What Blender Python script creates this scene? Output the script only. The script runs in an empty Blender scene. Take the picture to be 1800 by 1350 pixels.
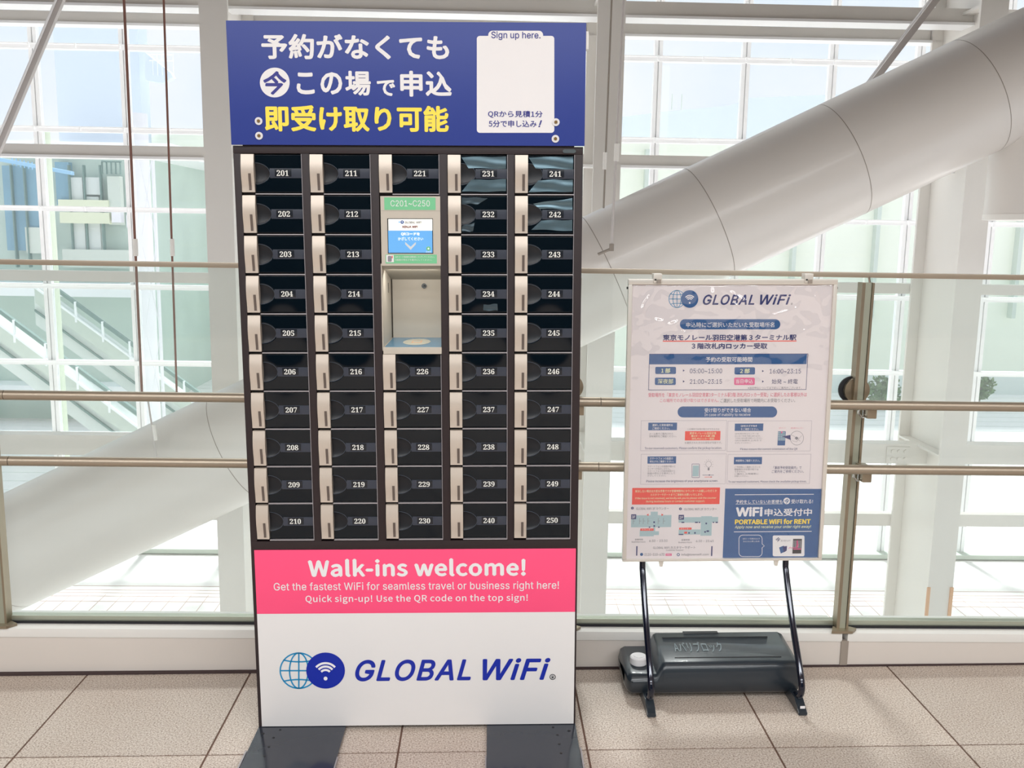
import bpy, bmesh, math, random
from mathutils import Matrix, Vector
from math import sin, cos, pi, radians, sqrt
random.seed(7)
scn = bpy.context.scene
C = scn.collection

# ------------------------------------------------------------------ camera
FPX, HC = 1659.45, 1.6355
RW = Matrix(((0.9996166546452743, -0.027621055701706296, 0.0019029024446317196),
             (0.02756421060279706, 0.9863936626681373, -0.16207330607469522),
             (0.002599624902788416, 0.16206362802942684, 0.9867768858360558)))   # rows: right, forward, up
cd = bpy.data.cameras.new('camera'); cam = bpy.data.objects.new('camera', cd); C.objects.link(cam)
cd.sensor_width = 36; cd.lens = FPX * 36 / 1800; cd.clip_end = 400; cd.clip_start = .05
r_, f_, u_ = RW[0], RW[1], RW[2]
cam.matrix_world = Matrix(((r_[0], u_[0], -f_[0], 0), (r_[1], u_[1], -f_[1], 0), (r_[2], u_[2], -f_[2], HC), (0, 0, 0, 1)))
scn.camera = cam
CAM = Vector((0, 0, HC))

# ------------------------------------------------------------------ sky, sun, hall fill lights, exposure
w = bpy.data.worlds.new('sky'); scn.world = w; w.use_nodes = True
nt = w.node_tree; nt.nodes.clear()
wo = nt.nodes.new('ShaderNodeOutputWorld'); bg = nt.nodes.new('ShaderNodeBackground')
tc = nt.nodes.new('ShaderNodeTexCoord'); sx = nt.nodes.new('ShaderNodeSeparateXYZ')
cr = nt.nodes.new('ShaderNodeValToRGB')
cr.color_ramp.elements[0].position = 0.0; cr.color_ramp.elements[0].color = (.93, .96, 1.0, 1)
cr.color_ramp.elements[1].position = 0.6; cr.color_ramp.elements[1].color = (.62, .80, 1.0, 1)
ns = nt.nodes.new('ShaderNodeTexNoise'); ns.inputs['Scale'].default_value = 5; ns.inputs['Detail'].default_value = 4
cl = nt.nodes.new('ShaderNodeValToRGB'); cl.color_ramp.elements[0].position = .4; cl.color_ramp.elements[1].position = .62
mx = nt.nodes.new('ShaderNodeMixRGB'); mx.inputs['Color2'].default_value = (1, 1, 1, 1)
nt.links.new(tc.outputs['Generated'], sx.inputs[0]); nt.links.new(sx.outputs['Z'], cr.inputs[0])
nt.links.new(tc.outputs['Generated'], ns.inputs['Vector']); nt.links.new(ns.outputs[0], cl.inputs[0])
nt.links.new(cl.outputs[0], mx.inputs['Fac']); nt.links.new(cr.outputs[0], mx.inputs['Color1'])
nt.links.new(mx.outputs[0], bg.inputs[0]); bg.inputs[1].default_value = 1.16
nt.links.new(bg.outputs[0], wo.inputs[0])

sd = bpy.data.lights.new('sun', 'SUN'); so = bpy.data.objects.new('sun', sd); C.objects.link(so)
sd.energy = 5.8; sd.angle = radians(7); sd.color = (1, .975, .94)
so.rotation_euler = (radians(-38), 0, radians(2)); so.location = (0, 6, 9)

def area(name, loc, sx_, sy_, e, rot=(0, 0, 0), col=(1, .96, .92)):
    d = bpy.data.lights.new(name, 'AREA'); d.shape = 'RECTANGLE'; d.size = sx_; d.size_y = sy_; d.energy = e; d.color = col
    o = bpy.data.objects.new(name, d); C.objects.link(o); o.location = loc; o.rotation_euler = rot
    return o
for i, yy in enumerate((-1.5, -4.2, -6.6)):
    area('hall_fill_light', (0, yy, 4.75), 12, .6, 385, (0, 0, 0), (.94, .98, 1))  # unseen fill strips, added to light the kiosk front

scn.view_settings.view_transform = 'Standard'; scn.view_settings.look = 'None'
scn.view_settings.gamma = 1; scn.view_settings.exposure = 0.0; scn.view_settings.use_curve_mapping = False
scn.cycles.max_bounces = 10; scn.cycles.transparent_max_bounces = 24

# ------------------------------------------------------------------ frames of reference
AL, BE, GA = 0.014322486, -0.0046586, -0.006549544
RB = Matrix.Rotation(BE, 3, 'Z') @ Matrix.Rotation(AL, 3, 'Y')     # the level building; the hall floor is a gentle ramp against it
MB = RB.to_4x4()
CB = RB.transposed() @ CAM
def ray(px, py):
    return RW.transposed() @ Vector(((px - 900) / FPX, 1.0, (675 - py) / FPX))
def at(px, py, Y):                     # point on the building-frame plane y = Y
    d = RB.transposed() @ ray(px, py); t = (Y - CB[1]) / d[1]; return CB + d * t
def on_floor(px, py, z=0.):
    d = ray(px, py); return CAM + d * ((z - HC) / d[2])
def on_y(px, py, Y):
    d = ray(px, py); return CAM + d * (Y / d[1])

# ------------------------------------------------------------------ materials
def lin(c):
    return tuple(((v / 255) / 12.92 if v <= 10 else ((v / 255 + .055) / 1.055) ** 2.4) for v in c) + (1,)
MATS = {}
def mat(name, col, rough=.5, metal=0., noise=0., nscale=20., bump=0., bscale=200., spec=.5, coat=0., emit=0., stretch=None, aniso=0.):
    if name in MATS: return MATS[name]
    m = bpy.data.materials.new(name); m.use_nodes = True; n = m.node_tree; b = n.nodes['Principled BSDF']
    c = lin(col); b.inputs['Base Color'].default_value = c; b.inputs['Roughness'].default_value = rough
    b.inputs['Metallic'].default_value = metal; b.inputs['Specular IOR Level'].default_value = spec
    b.inputs['Coat Weight'].default_value = coat; b.inputs['Coat Roughness'].default_value = .03
    t = n.nodes.new('ShaderNodeTexCoord'); vec = t.outputs['Object']
    if stretch:
        mp = n.nodes.new('ShaderNodeMapping'); mp.inputs['Scale'].default_value = stretch
        n.links.new(vec, mp.inputs[0]); vec = mp.outputs[0]
    if noise:
        x = n.nodes.new('ShaderNodeTexNoise'); x.inputs['Scale'].default_value = nscale; x.inputs['Detail'].default_value = 5
        n.links.new(vec, x.inputs['Vector'])
        q = n.nodes.new('ShaderNodeMixRGB'); q.inputs['Color1'].default_value = tuple(max(0, v * (1 - noise)) for v in c[:3]) + (1,)
        q.inputs['Color2'].default_value = tuple(min(1, v * (1 + noise)) for v in c[:3]) + (1,)
        n.links.new(x.outputs[0], q.inputs['Fac']); n.links.new(q.outputs[0], b.inputs['Base Color'])
    if bump:
        x = n.nodes.new('ShaderNodeTexNoise'); x.inputs['Scale'].default_value = bscale; x.inputs['Detail'].default_value = 3
        bu = n.nodes.new('ShaderNodeBump'); bu.inputs['Strength'].default_value = bump; bu.inputs['Distance'].default_value = .002
        n.links.new(vec, x.inputs['Vector']); n.links.new(x.outputs[0], bu.inputs['Height']); n.links.new(bu.outputs[0], b.inputs['Normal'])
    if emit:
        b.inputs['Emission Color'].default_value = c; b.inputs['Emission Strength'].default_value = emit
    MATS[name] = m; return m
def glass_mat(name, tint, gloss=1., haze=.0, hcol=(235, 245, 240), bump=0., bscale=30):
    if name in MATS: return MATS[name]
    m = bpy.data.materials.new(name); m.use_nodes = True; n = m.node_tree; n.nodes.clear()
    o = n.nodes.new('ShaderNodeOutputMaterial'); tr = n.nodes.new('ShaderNodeBsdfTransparent'); tr.inputs[0].default_value = tint + (1,)
    gl = n.nodes.new('ShaderNodeBsdfGlossy'); gl.inputs['Roughness'].default_value = .02
    df = n.nodes.new('ShaderNodeBsdfDiffuse'); df.inputs[0].default_value = lin(hcol)
    fr = n.nodes.new('ShaderNodeLayerWeight'); pw = n.nodes.new('ShaderNodeMath'); pw.operation = 'POWER'; pw.inputs[1].default_value = 5
    mm = n.nodes.new('ShaderNodeMath'); mm.operation = 'MULTIPLY_ADD'; mm.inputs[1].default_value = .7 * gloss; mm.inputs[2].default_value = .045 * gloss
    m1 = n.nodes.new('ShaderNodeMixShader'); m2 = n.nodes.new('ShaderNodeMixShader'); m1.inputs[0].default_value = haze
    n.links.new(tr.outputs[0], m1.inputs[1]); n.links.new(df.outputs[0], m1.inputs[2])
    n.links.new(fr.outputs['Facing'], pw.inputs[0]); n.links.new(pw.outputs[0], mm.inputs[0]); n.links.new(mm.outputs[0], m2.inputs[0])
    n.links.new(m1.outputs[0], m2.inputs[1]); n.links.new(gl.outputs[0], m2.inputs[2]); n.links.new(m2.outputs[0], o.inputs[0])
    if bump:
        x = n.nodes.new('ShaderNodeTexNoise'); x.inputs['Scale'].default_value = bscale
        t = n.nodes.new('ShaderNodeTexCoord'); n.links.new(t.outputs['Object'], x.inputs['Vector'])
        bu = n.nodes.new('ShaderNodeBump'); bu.inputs['Strength'].default_value = bump; bu.inputs['Distance'].default_value = .02
        n.links.new(x.outputs[0], bu.inputs['Height']); n.links.new(bu.outputs[0], gl.inputs['Normal']); pass
    MATS[name] = m; return m

def tile_mat():
    m = bpy.data.materials.new('speckled porcelain tile'); m.use_nodes = True; n = m.node_tree; b = n.nodes['Principled BSDF']
    g = n.nodes.new('ShaderNodeNewGeometry'); oi = n.nodes.new('ShaderNodeObjectInfo')
    v = n.nodes.new('ShaderNodeTexNoise'); v.inputs['Scale'].default_value = 190; v.inputs['Detail'].default_value = 3
    l = n.nodes.new('ShaderNodeTexNoise'); l.inputs['Scale'].default_value = 3.5; l.inputs['Detail'].default_value = 3
    cr = n.nodes.new('ShaderNodeValToRGB'); e = cr.color_ramp.elements
    e[0].position = .33; e[0].color = lin((138, 122, 110)); e[1].position = .72; e[1].color = lin((226, 218, 210))
    k = e.new(.46); k.color = lin((188, 174, 162)); k = e.new(.56); k.color = lin((204, 193, 183))
    mx = n.nodes.new('ShaderNodeMixRGB'); mx.blend_type = 'MULTIPLY'; mx.inputs[0].default_value = .8
    c2 = n.nodes.new('ShaderNodeValToRGB'); c2.color_ramp.elements[0].position = .3; c2.color_ramp.elements[1].position = .7
    c2.color_ramp.elements[0].color = (.90, .86, .83, 1); c2.color_ramp.elements[1].color = (1, .99, .98, 1)
    hs = n.nodes.new('ShaderNodeHueSaturation'); mr = n.nodes.new('ShaderNodeMapRange'); mr.inputs['To Min'].default_value = .94; mr.inputs['To Max'].default_value = 1.04
    n.links.new(g.outputs['Position'], v.inputs['Vector']); n.links.new(g.outputs['Position'], l.inputs['Vector'])
    n.links.new(v.outputs[0], cr.inputs[0]); n.links.new(l.outputs[0], c2.inputs[0])
    n.links.new(cr.outputs[0], mx.inputs['Color1']); n.links.new(c2.outputs[0], mx.inputs['Color2'])
    n.links.new(oi.outputs['Random'], mr.inputs['Value']); n.links.new(mr.outputs[0], hs.inputs['Value'])
    n.links.new(mx.outputs[0], hs.inputs['Color']); n.links.new(hs.outputs[0], b.inputs['Base Color'])
    bu = n.nodes.new('ShaderNodeBump'); bu.inputs['Strength'].default_value = .35; bu.inputs['Distance'].default_value = .001
    n.links.new(v.outputs[0], bu.inputs['Height']); n.links.new(bu.outputs[0], b.inputs['Normal'])
    b.inputs['Roughness'].default_value = .42
    MATS['tile'] = m; return m

TILE = tile_mat()
M_GROUT = mat('brown grout', (104, 78, 66), .9, noise=.15)
M_CURB = mat('painted white steel curb', (212, 204, 197), .45, noise=.03, nscale=4)
M_LIP = mat('white curb cap', (226, 224, 220), .35)
M_DARKGAP = mat('dark rubber joint', (62, 46, 46), .8)
M_STEEL = mat('warm brushed steel', (174, 161, 145), .42, .75, noise=.08, nscale=60, stretch=(1, 40, 40))
M_STEELP = mat('satin bronze steel post', (158, 146, 128), .35, .9, noise=.05)
M_STEELG = mat('pale green grey steel', (176, 180, 165), .4, .7)
M_CHROME = mat('polished steel', (205, 205, 205), .15, 1.)
M_BLACK = mat('black rubber', (25, 25, 30), .6)
M_WHITE = mat('white painted steel', (238, 234, 228), .45, noise=.03, nscale=2)
M_FRAME = mat('white window frame', (255, 255, 255), .4)
M_PIPE = mat('white painted steel pipe', (226, 220, 214), .3, noise=.03, nscale=1.5, coat=.15)
M_SEAM = mat('grey weld seam', (150, 140, 130), .6)
M_BLIND = mat('grey white bracing steel', (200, 193, 190), .4)
M_GLASS = glass_mat('balustrade glass', (.955, .985, .972), .75, .035)
M_GEDGE = mat('green glass edge', (120, 150, 140), .2)
M_PANE = glass_mat('facade glass', (.945, .965, .985), .8, .04, (240, 245, 250))
M_PAVE = mat('bright white paving', (244, 240, 236), .8, noise=.03, nscale=3)
M_PJOINT = mat('pinkish paving joint', (205, 180, 170), .9)
M_BROWN = mat('dark brown powder coated steel', (38, 25, 28), .45, noise=.06, nscale=8, bump=.15, bscale=900)
M_EDGE = mat('grey shelf edge', (168, 164, 168), .35, .3)
M_PLASTIC = mat('black glossy door acrylic', (3, 13, 22), .06, coat=.0, spec=.34)
M_STRIP = mat('dark slate number strip', (52, 57, 70), .35)
M_LABEL = mat('black number label', (24, 28, 37), .25)
M_SCOOP = mat('scoop rim', (70, 78, 90), .3)
M_CHAMP = mat('brushed champagne metal', (206, 194, 182), .4, .4, noise=.05, nscale=30, stretch=(30, 30, 1))
M_SLOT = mat('grey slot', (98, 86, 80), .5)
M_DIGIT = mat('white serif digits', (235, 235, 230), .5)
M_BLUE = mat('royal blue sign print', (34, 56, 142), .42, noise=.03, nscale=3)
M_PRWHITE = mat('white print', (236, 234, 236), .5)
M_YELLOW = mat('yellow print', (255, 228, 80), .5)
M_PINK = mat('hot pink print', (255, 82, 130), .42)
M_PANELW = mat('white panel print', (226, 224, 224), .4, coat=.1)
M_NAVY = mat('logo deep blue', (8, 38, 160), .45)
M_CYAN = mat('logo cyan blue', (24, 138, 190), .45)
M_INK = mat('dark blue ink', (50, 52, 140), .5)
M_GREY = mat('warm grey terminal steel', (200, 192, 180), .4, .15, noise=.03, nscale=5)
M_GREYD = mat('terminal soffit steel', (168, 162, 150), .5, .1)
M_GREEN = mat('pale green label', (120, 200, 150), .45)
M_SCRW = mat('lit white screen', (250, 250, 240), .3, emit=.3)
M_SCRB = mat('lit blue screen', (105, 175, 238), .3, emit=.2)
M_SCRT = mat('lit white text', (245, 248, 255), .3, emit=.35)
M_SCRG = mat('lit grey chevron', (205, 210, 215), .3, emit=.15)
M_SCRN = mat('lit navy logo', (30, 70, 140), .3, emit=.2)
M_SCRR = mat('lit dark red logo', (120, 50, 60), .3, emit=.2)
M_BLK = mat('black screen bezel', (20, 25, 35), .3)
M_TRAY = mat('blue tray sticker', (84, 138, 172), .25)
M_TRAYW = mat('cream tray ellipse', (196, 196, 180), .3)
M_FOOT = mat('dark slate foot plate', (50, 54, 64), .15, .1, spec=.5, noise=.05)
M_BRASS = mat('brass screw', (150, 120, 80), .3, 1.)
M_ALU = mat('pale anodised aluminium', (226, 220, 212), .35, .45)
M_POSTER = mat('white poster paper', (232, 224, 226), .6)
M_PTEXT = mat('poster navy ink', (40, 48, 110), .6)
M_PBLUE = mat('poster blue', (34, 88, 146), .5)
M_PGREY = mat('poster grey ink', (140, 138, 146), .6)
M_PRED = mat('poster red', (238, 78, 66), .5)
M_PPINK = mat('poster pink ink', (228, 96, 150), .5)
M_PROSE = mat('poster rose ink', (226, 130, 150), .5)
M_PMAP = mat('poster pale teal map', (170, 196, 202), .5)
M_PYEL = mat('poster yellow ink', (250, 220, 70), .5)
M_PLYEL = mat('poster pale yellow ink', (232, 236, 190), .5)
M_PLINE = mat('poster hairline', (190, 182, 190), .6)
M_FILM = glass_mat('crumpled clear film', (.985, .985, .985), 2.4, .01, (240, 240, 250), bump=.25, bscale=9)
M_TUBE = mat('glossy navy black tube', (14, 20, 40), .12, .3, coat=.5)
M_TANK = mat('black moulded plastic', (36, 44, 52), .34, bump=.1, bscale=500, coat=.35)
M_CAP = mat('white plastic cap', (228, 226, 228), .35)
M_HALL = mat('dark hall wall', (46, 58, 62), .6)
M_CEIL = mat('warm hall ceiling', (196, 178, 160), .8)
M_DCEIL = mat('dark brown upper hall', (66, 50, 38), .8)
M_TEAL = mat('neighbour teal cladding', (186, 204, 192), .6, noise=.15, nscale=.6)
M_TEALD = mat('neighbour dark teal glass', (120, 162, 180), .4, noise=.25, nscale=.9)
M_PALEG = mat('pale green wall', (242, 244, 226), .7, noise=.05, nscale=.5)
M_PALEB = mat('pale blue grey wall', (222, 228, 222), .7, noise=.05, nscale=.5)
M_CREAM = mat('cream column', (226, 234, 208), .6)
M_YSIGN = mat('pale yellow sign', (222, 226, 196), .6)
M_LBLUE = mat('light blue beam', (150, 196, 226), .5)
M_STONE = mat('grey green stone', (206, 214, 202), .7, noise=.08, nscale=.8)
M_RAIL = mat('dull teal handrail', (112, 140, 132), .5)
M_ORANGE = mat('orange column guard', (232, 186, 150), .7)
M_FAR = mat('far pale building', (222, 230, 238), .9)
M_LEAF = mat('tree leaves', (110, 140, 90), .8, noise=.3, nscale=3)

# ------------------------------------------------------------------ mesh helpers
def new_mesh(name, vs, fs, m, parent=None, smooth=False, mi=None, mw=None):
    me = bpy.data.meshes.new(name); me.from_pydata([tuple(v) for v in vs], [], fs)
    for x in (m if isinstance(m, (list, tuple)) else [m]): me.materials.append(x)
    if mi: me.polygons.foreach_set('material_index', mi)
    if smooth: me.polygons.foreach_set('use_smooth', [True] * len(me.polygons))
    me.update()
    o = bpy.data.objects.new(name, me); C.objects.link(o)
    if parent: o.parent = parent
    if mw is not None: o.matrix_world = mw
    return o
def from_bm(name, bm, m, parent=None, smooth=False, mw=None):
    me = bpy.data.meshes.new(name); bmesh.ops.recalc_face_normals(bm, faces=bm.faces[:]); bm.to_mesh(me); bm.free()
    for x in (m if isinstance(m, (list, tuple)) else [m]): me.materials.append(x)
    if smooth:
        me.polygons.foreach_set('use_smooth', [True] * len(me.polygons))
        try: me.set_sharp_from_angle(angle=radians(35))
        except Exception: pass
    o = bpy.data.objects.new(name, me); C.objects.link(o)
    if parent: o.parent = parent
    if mw is not None: o.matrix_world = mw
    return o
def share(o, parent=None, loc=None, name=None):
    n = bpy.data.objects.new(name or o.name.split('.')[0], o.data); C.objects.link(n)
    if parent: n.parent = parent
    if loc: n.location = loc
    return n
def bx(bm, a, b, bev=0., mi=0):
    x0, y0, z0 = a; x1, y1, z1 = b
    r = bmesh.ops.create_cube(bm, size=1)
    vs = r['verts']
    for v in vs:
        v.co = Vector(((x0 + x1) / 2 + v.co.x * (x1 - x0), (y0 + y1) / 2 + v.co.y * (y1 - y0), (z0 + z1) / 2 + v.co.z * (z1 - z0)))
    fs = set(f for v in vs for f in v.link_faces)
    for f in fs: f.material_index = mi
    if bev:
        es = list(set(e for v in vs for e in v.link_edges))
        bmesh.ops.bevel(bm, geom=es, offset=bev, segments=2, affect='EDGES', profile=.7)
def box(name, a, b, m, parent=None, bev=0., mw=None, loc=None):
    bm = bmesh.new(); bx(bm, a, b, bev); o = from_bm(name, bm, m, parent, mw=mw, smooth=bool(bev))
    if loc: o.location = loc
    return o
def tube(bm, pts, r, seg=16, caps=True, rs=None):
    pts = [Vector(p) for p in pts]; rings = []
    up = None
    for i, p in enumerate(pts):
        if i == 0: t = pts[1] - p
        elif i == len(pts) - 1: t = p - pts[-2]
        else: t = (pts[i + 1] - p).normalized() + (p - pts[i - 1]).normalized()
        t.normalize()
        if up is None:
            a = Vector((0, 0, 1)) if abs(t.z) < .9 else Vector((1, 0, 0)); up = (a - t * a.dot(t)).normalized()
        else: up = (up - t * up.dot(t)).normalized()
        s = t.cross(up); rr = rs[i] if rs else r
        rings.append([bm.verts.new(p + (up * cos(2 * pi * k / seg) + s * sin(2 * pi * k / seg)) * rr) for k in range(seg)])
    for a, b in zip(rings, rings[1:]):
        for k in range(seg): bm.faces.new((a[k], a[(k + 1) % seg], b[(k + 1) % seg], b[k]))
    if caps:
        bm.faces.new(rings[0][::-1]); bm.faces.new(rings[-1])
def tubeo(name, pts, r, m, parent=None, seg=16, mw=None, rs=None):
    bm = bmesh.new(); tube(bm, pts, r, seg, rs=rs); return from_bm(name, bm, m, parent, smooth=True, mw=mw)
def smooth_path(pts, n=6):
    out = []; P = [Vector(p) for p in pts]; P = [P[0] * 2 - P[1]] + P + [P[-1] * 2 - P[-2]]
    for i in range(1, len(P) - 2):
        for k in range(n):
            t = k / n; a, b, c, d = P[i - 1], P[i], P[i + 1], P[i + 2]
            out.append(.5 * ((2 * b) + (c - a) * t + (2 * a - 5 * b + 4 * c - d) * t * t + (3 * b - a - 3 * c + d) * t ** 3))
    out.append(P[-2]); return out
def extrude_poly(bm, poly, d, axis='x'):
    """poly: 2-D points; d=(d0,d1) along the axis"""
    def P(u, v, k): return {'x': (k, u, v), 'y': (u, k, v), 'z': (u, v, k)}[axis]
    A = [bm.verts.new(P(u, v, d[0])) for u, v in poly]; B_ = [bm.verts.new(P(u, v, d[1])) for u, v in poly]
    n = len(poly); bm.faces.new(A); bm.faces.new(B_[::-1])
    for i in range(n): bm.faces.new((A[i], B_[i], B_[(i + 1) % n], A[(i + 1) % n]))
def empty(name, loc, label, cat, group=None, mw=None, rz=0.):
    o = bpy.data.objects.new(name, None); C.objects.link(o); o.empty_display_size = .1
    if mw is not None: o.matrix_world = mw @ Matrix.Translation(loc)
    else: o.location = loc; o.rotation_euler = (0, 0, rz)
    o['label'] = label; o['category'] = cat
    if group: o['group'] = group
    return o
def tag(o, label=None, cat=None, group=None, kind=None):
    if label: o['label'] = label
    if cat: o['category'] = cat
    if group: o['group'] = group
    if kind: o['kind'] = kind
    return o

# ------------------------------------------------------------------ flat print
SANS = None
try: SANS = bpy.data.fonts.load(bpy.utils.system_resource('DATAFILES') + '/fonts/Inter.woff2')     # the sans font that ships with Blender
except Exception: SANS = None
try: CJK = bpy.data.fonts.load(bpy.utils.system_resource('DATAFILES') + '/fonts/Noto Sans CJK Regular.woff2')
except Exception: CJK = None
TCU = {}
def text_data(s, bold=0., shear=0., spacing=1.):
    key = 'sans' if SANS and all(ord(k) < 256 and k not in 'kRK' for k in s) else ('cjk' if CJK and any(k.isascii() and k.isalnum() for k in s) else 'base')
    if key not in TCU:
        cu = bpy.data.curves.new('text_' + key, 'FONT'); cu.resolution_u = 3
        if key == 'sans': cu.font = SANS
        if key == 'cjk': cu.font = CJK
        TCU[key] = bpy.data.objects.new('text_' + key, cu)
    o = TCU[key]; cu = o.data; cu.body = s; cu.shear = shear; cu.space_character = spacing
    me = bpy.data.meshes.new_from_object(o)
    vs = [(v.co.x, v.co.y) for v in me.vertices]; fs = [tuple(p.vertices) for p in me.polygons]
    bpy.data.meshes.remove(me)
    if key == 'sans':      # this font draws some letters as crossing strokes: keep the strokes a hair apart in depth
        V = []; F = []
        for k, f in enumerate(fs): F.append(tuple(range(len(V), len(V) + len(f)))); V += [(vs[i][0], vs[i][1], 3. * k / len(fs) + (k % 2) * .6) for i in f]
        vs, fs = V, F
    if bold > 0:       # heavier strokes: the outline laid over itself with small shifts
        V, F = list(vs), list(fs); q = 8 if bold > .015 else 4
        for k in range(q):
            a = 2 * pi * k / q; n = len(V)
            V += [(p[0] + bold * cos(a), p[1] + bold * sin(a), k + 1 + (p[2] if len(p) > 2 else 0)) for p in vs]; F += [tuple(i + n for i in f) for f in fs]
        vs, fs = V, F
    return vs, fs
class Print:
    """collects flat shapes on one plane (u, w) by material; layer k lies k*gap proud of the surface"""
    def __init__(s, tf, zoom, gap=.0004):
        s.tf = tf; s.z = zoom; s.d = {}; s.gap = gap
    def uv(s, X, Y):
        x0, y0, k = s.z; return s.tf(x0 + X / k, y0 + Y / k)
    def put(s, m, vs, fs, layer):
        V, F = s.d.setdefault(m, ([], [])); n = len(V)
        V += [(u, -layer * s.gap, w_) for u, w_ in vs]; F += [tuple(i + n for i in f) for f in fs]
    def lohi(s, r):
        xm, ym = (r[0] + r[2]) / 2, (r[1] + r[3]) / 2
        return s.uv(r[0], ym)[0], s.uv(xm, r[3])[1], s.uv(r[2], ym)[0], s.uv(xm, r[1])[1]
    def text(s, m, t, r, layer=2, bold=0., shear=0., spacing=1.):
        vs, fs = text_data(t, bold, shear, spacing)
        if not vs: return
        xs = [v[0] for v in vs]; ys = [v[1] for v in vs]
        x0, x1, y0, y1 = min(xs), max(xs), min(ys), max(ys)
        a, b, c, d = s.lohi(r)
        n = len(s.d.setdefault(m, ([], []))[0])
        s.put(m, [(a + (v[0] - x0) / (x1 - x0) * (c - a), b + (v[1] - y0) / max(1e-6, y1 - y0) * (d - b)) for v in vs], fs, layer)
        V = s.d[m][0]
        for i, v in enumerate(vs):          # each overlaid copy lies a hair proud of the last
            if len(v) > 2: V[n + i] = (V[n + i][0], V[n + i][1] - v[2] * s.gap * .1, V[n + i][2])
    def rect(s, m, r, layer=1):
        a, b, c, d = s.lohi(r)
        s.put(m, [(a, b), (c, b), (c, d), (a, d)], [(0, 1, 2, 3)], layer)
    def poly(s, m, pts, layer=1):
        p = [s.uv(*q) for q in pts]; s.put(m, p, [tuple(range(len(p)))], layer)
    def rrect(s, m, r, rad, layer=1, n=6):
        x0, y0, x1, y1 = r; p = []
        for cx, cy, a0 in ((x1 - rad, y0 + rad, -90), (x1 - rad, y1 - rad, 0), (x0 + rad, y1 - rad, 90), (x0 + rad, y0 + rad, 180)):
            for k in range(n + 1):
                a = radians(a0 + 90 * k / n); p.append((cx + rad * cos(a), cy + rad * sin(a)))
        s.poly(m, p, layer)
    def disc(s, m, c, r, layer=1, n=40, ry=None):
        s.poly(m, [(c[0] + r * cos(2 * pi * k / n), c[1] + (ry or r) * sin(2 * pi * k / n)) for k in range(n)], layer)
    def stroke(s, m, pts, wd, layer=1, closed=False):
        P = [Vector(p).to_2d() if len(p) > 2 else Vector(p) for p in pts]; n = len(P); L = []; R = []
        for i in range(n):
            a = P[(i - 1) % n] if (closed or i) else P[i]; b = P[(i + 1) % n] if (closed or i < n - 1) else P[i]
            t = (b - a).normalized(); q = Vector((-t.y, t.x)) * wd / 2; L.append(s.uv(*(P[i] + q))); R.append(s.uv(*(P[i] - q)))
        fs = [(i, (i + 1) % n, n + (i + 1) % n, n + i) for i in range(n if closed else n - 1)]
        s.put(m, L + R, fs, layer)
    def frame(s, m, r, wd=2, layer=1):
        a, b, c, d = s.lohi(r); t = (c - a) / (r[2] - r[0]) * wd
        for q in ((a, d - t, c, d), (a, b, c, b + t), (a, b, a + t, d), (c - t, b, c, d)):
            s.put(m, [(q[0], q[1]), (q[2], q[1]), (q[2], q[3]), (q[0], q[3])], [(0, 1, 2, 3)], layer); layer += .05
    def logo(s, g, rg, d, rd, k=1., cy=M_CYAN, nv=M_NAVY):
        rx, ry = rg; n = 40; wd = rx * .075
        s.stroke(cy, [(g[0] + rx * cos(2 * pi * i / n), g[1] + ry * sin(2 * pi * i / n)) for i in range(n)], wd, 2, True)
        s.stroke(cy, [(g[0] + rx * .5 * cos(2 * pi * i / n), g[1] + ry * sin(2 * pi * i / n)) for i in range(n)], wd, 2, True)
        s.stroke(cy, [(g[0], g[1] - ry), (g[0], g[1] + ry)], wd, 2); s.stroke(cy, [(g[0] - rx, g[1]), (g[0] + rx, g[1])], wd, 2)
        for sg in (-1, 1):
            s.stroke(cy, [(g[0] + rx * .84 * t, g[1] + sg * ry * (.54 - .1 * (1 - t * t) + .06)) for t in (-1, -.6, -.2, .2, .6, 1)], wd, 2)
        s.disc(nv, d, rd[0], 3, ry=rd[1])
        for q in (.30, .48, .66):
            s.stroke(M_PRWHITE, [(d[0] + rd[0] * q * 1.0 * sin(radians(a)), d[1] + rd[1] * .28 - rd[1] * q * 1.05 * cos(radians(a))) for a in range(-48, 49, 8)], rd[0] * .11, 4)
        s.disc(M_PRWHITE, (d[0], d[1] + rd[1] * .44), rd[0] * .1, 4, 16)
    def build(s, parent, names, y=0., default='lettering'):
        out = []
        for m, (V, F) in s.d.items():
            o = new_mesh(names.get(m, default), [(u, y + yy, w_) for u, yy, w_ in V], F, m, parent); o['kind'] = 'stuff'; out.append(o)
        s.d = {}; return out

# ================================================================== THE SETTING: floor
floor = box('floor', (-9, -8, -.25), (9, 3.36, -.0022), M_GROUT); tag(floor, kind='structure')
T, X0, YJ = .6, -1.48084, 2.76792
def tile_bm(w_, d_):
    bm = bmesh.new(); bx(bm, (.0034, .0034, -.012), (w_ - .0034, d_ - .0034, 0)); return bm
t0 = from_bm('floor_tile', tile_bm(T, T), TILE, floor); t0.location = (X0 - 5 * T, YJ, 0)
tb = from_bm('floor_tile', tile_bm(T, .585), TILE, floor); tb.location = (X0 - 5 * T, YJ, 0)
t0.location = (X0 - 5 * T, YJ - T, 0)
for i in range(-5, 11):
    if i > -5: share(tb, floor, (X0 + i * T, YJ, 0), 'floor_tile')
    for j in range(1, 9):
        if (i, j) != (-5, 1): share(t0, floor, (X0 + i * T, YJ - j * T, 0), 'floor_tile')
bm = bmesh.new()
for i in range(-12, 17):
    for j in range(0, 18):
        if -5 <= i < 11 and j < 9: continue
        x, y = X0 + i * T, YJ - j * T; bx(bm, (x + .0034, y + .0034, -.012), (x + T - .0034, y + (T if j else .585) - .0034, 0))
o = from_bm('outer_tile', bm, TILE, floor); tag(o, kind='stuff')

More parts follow.
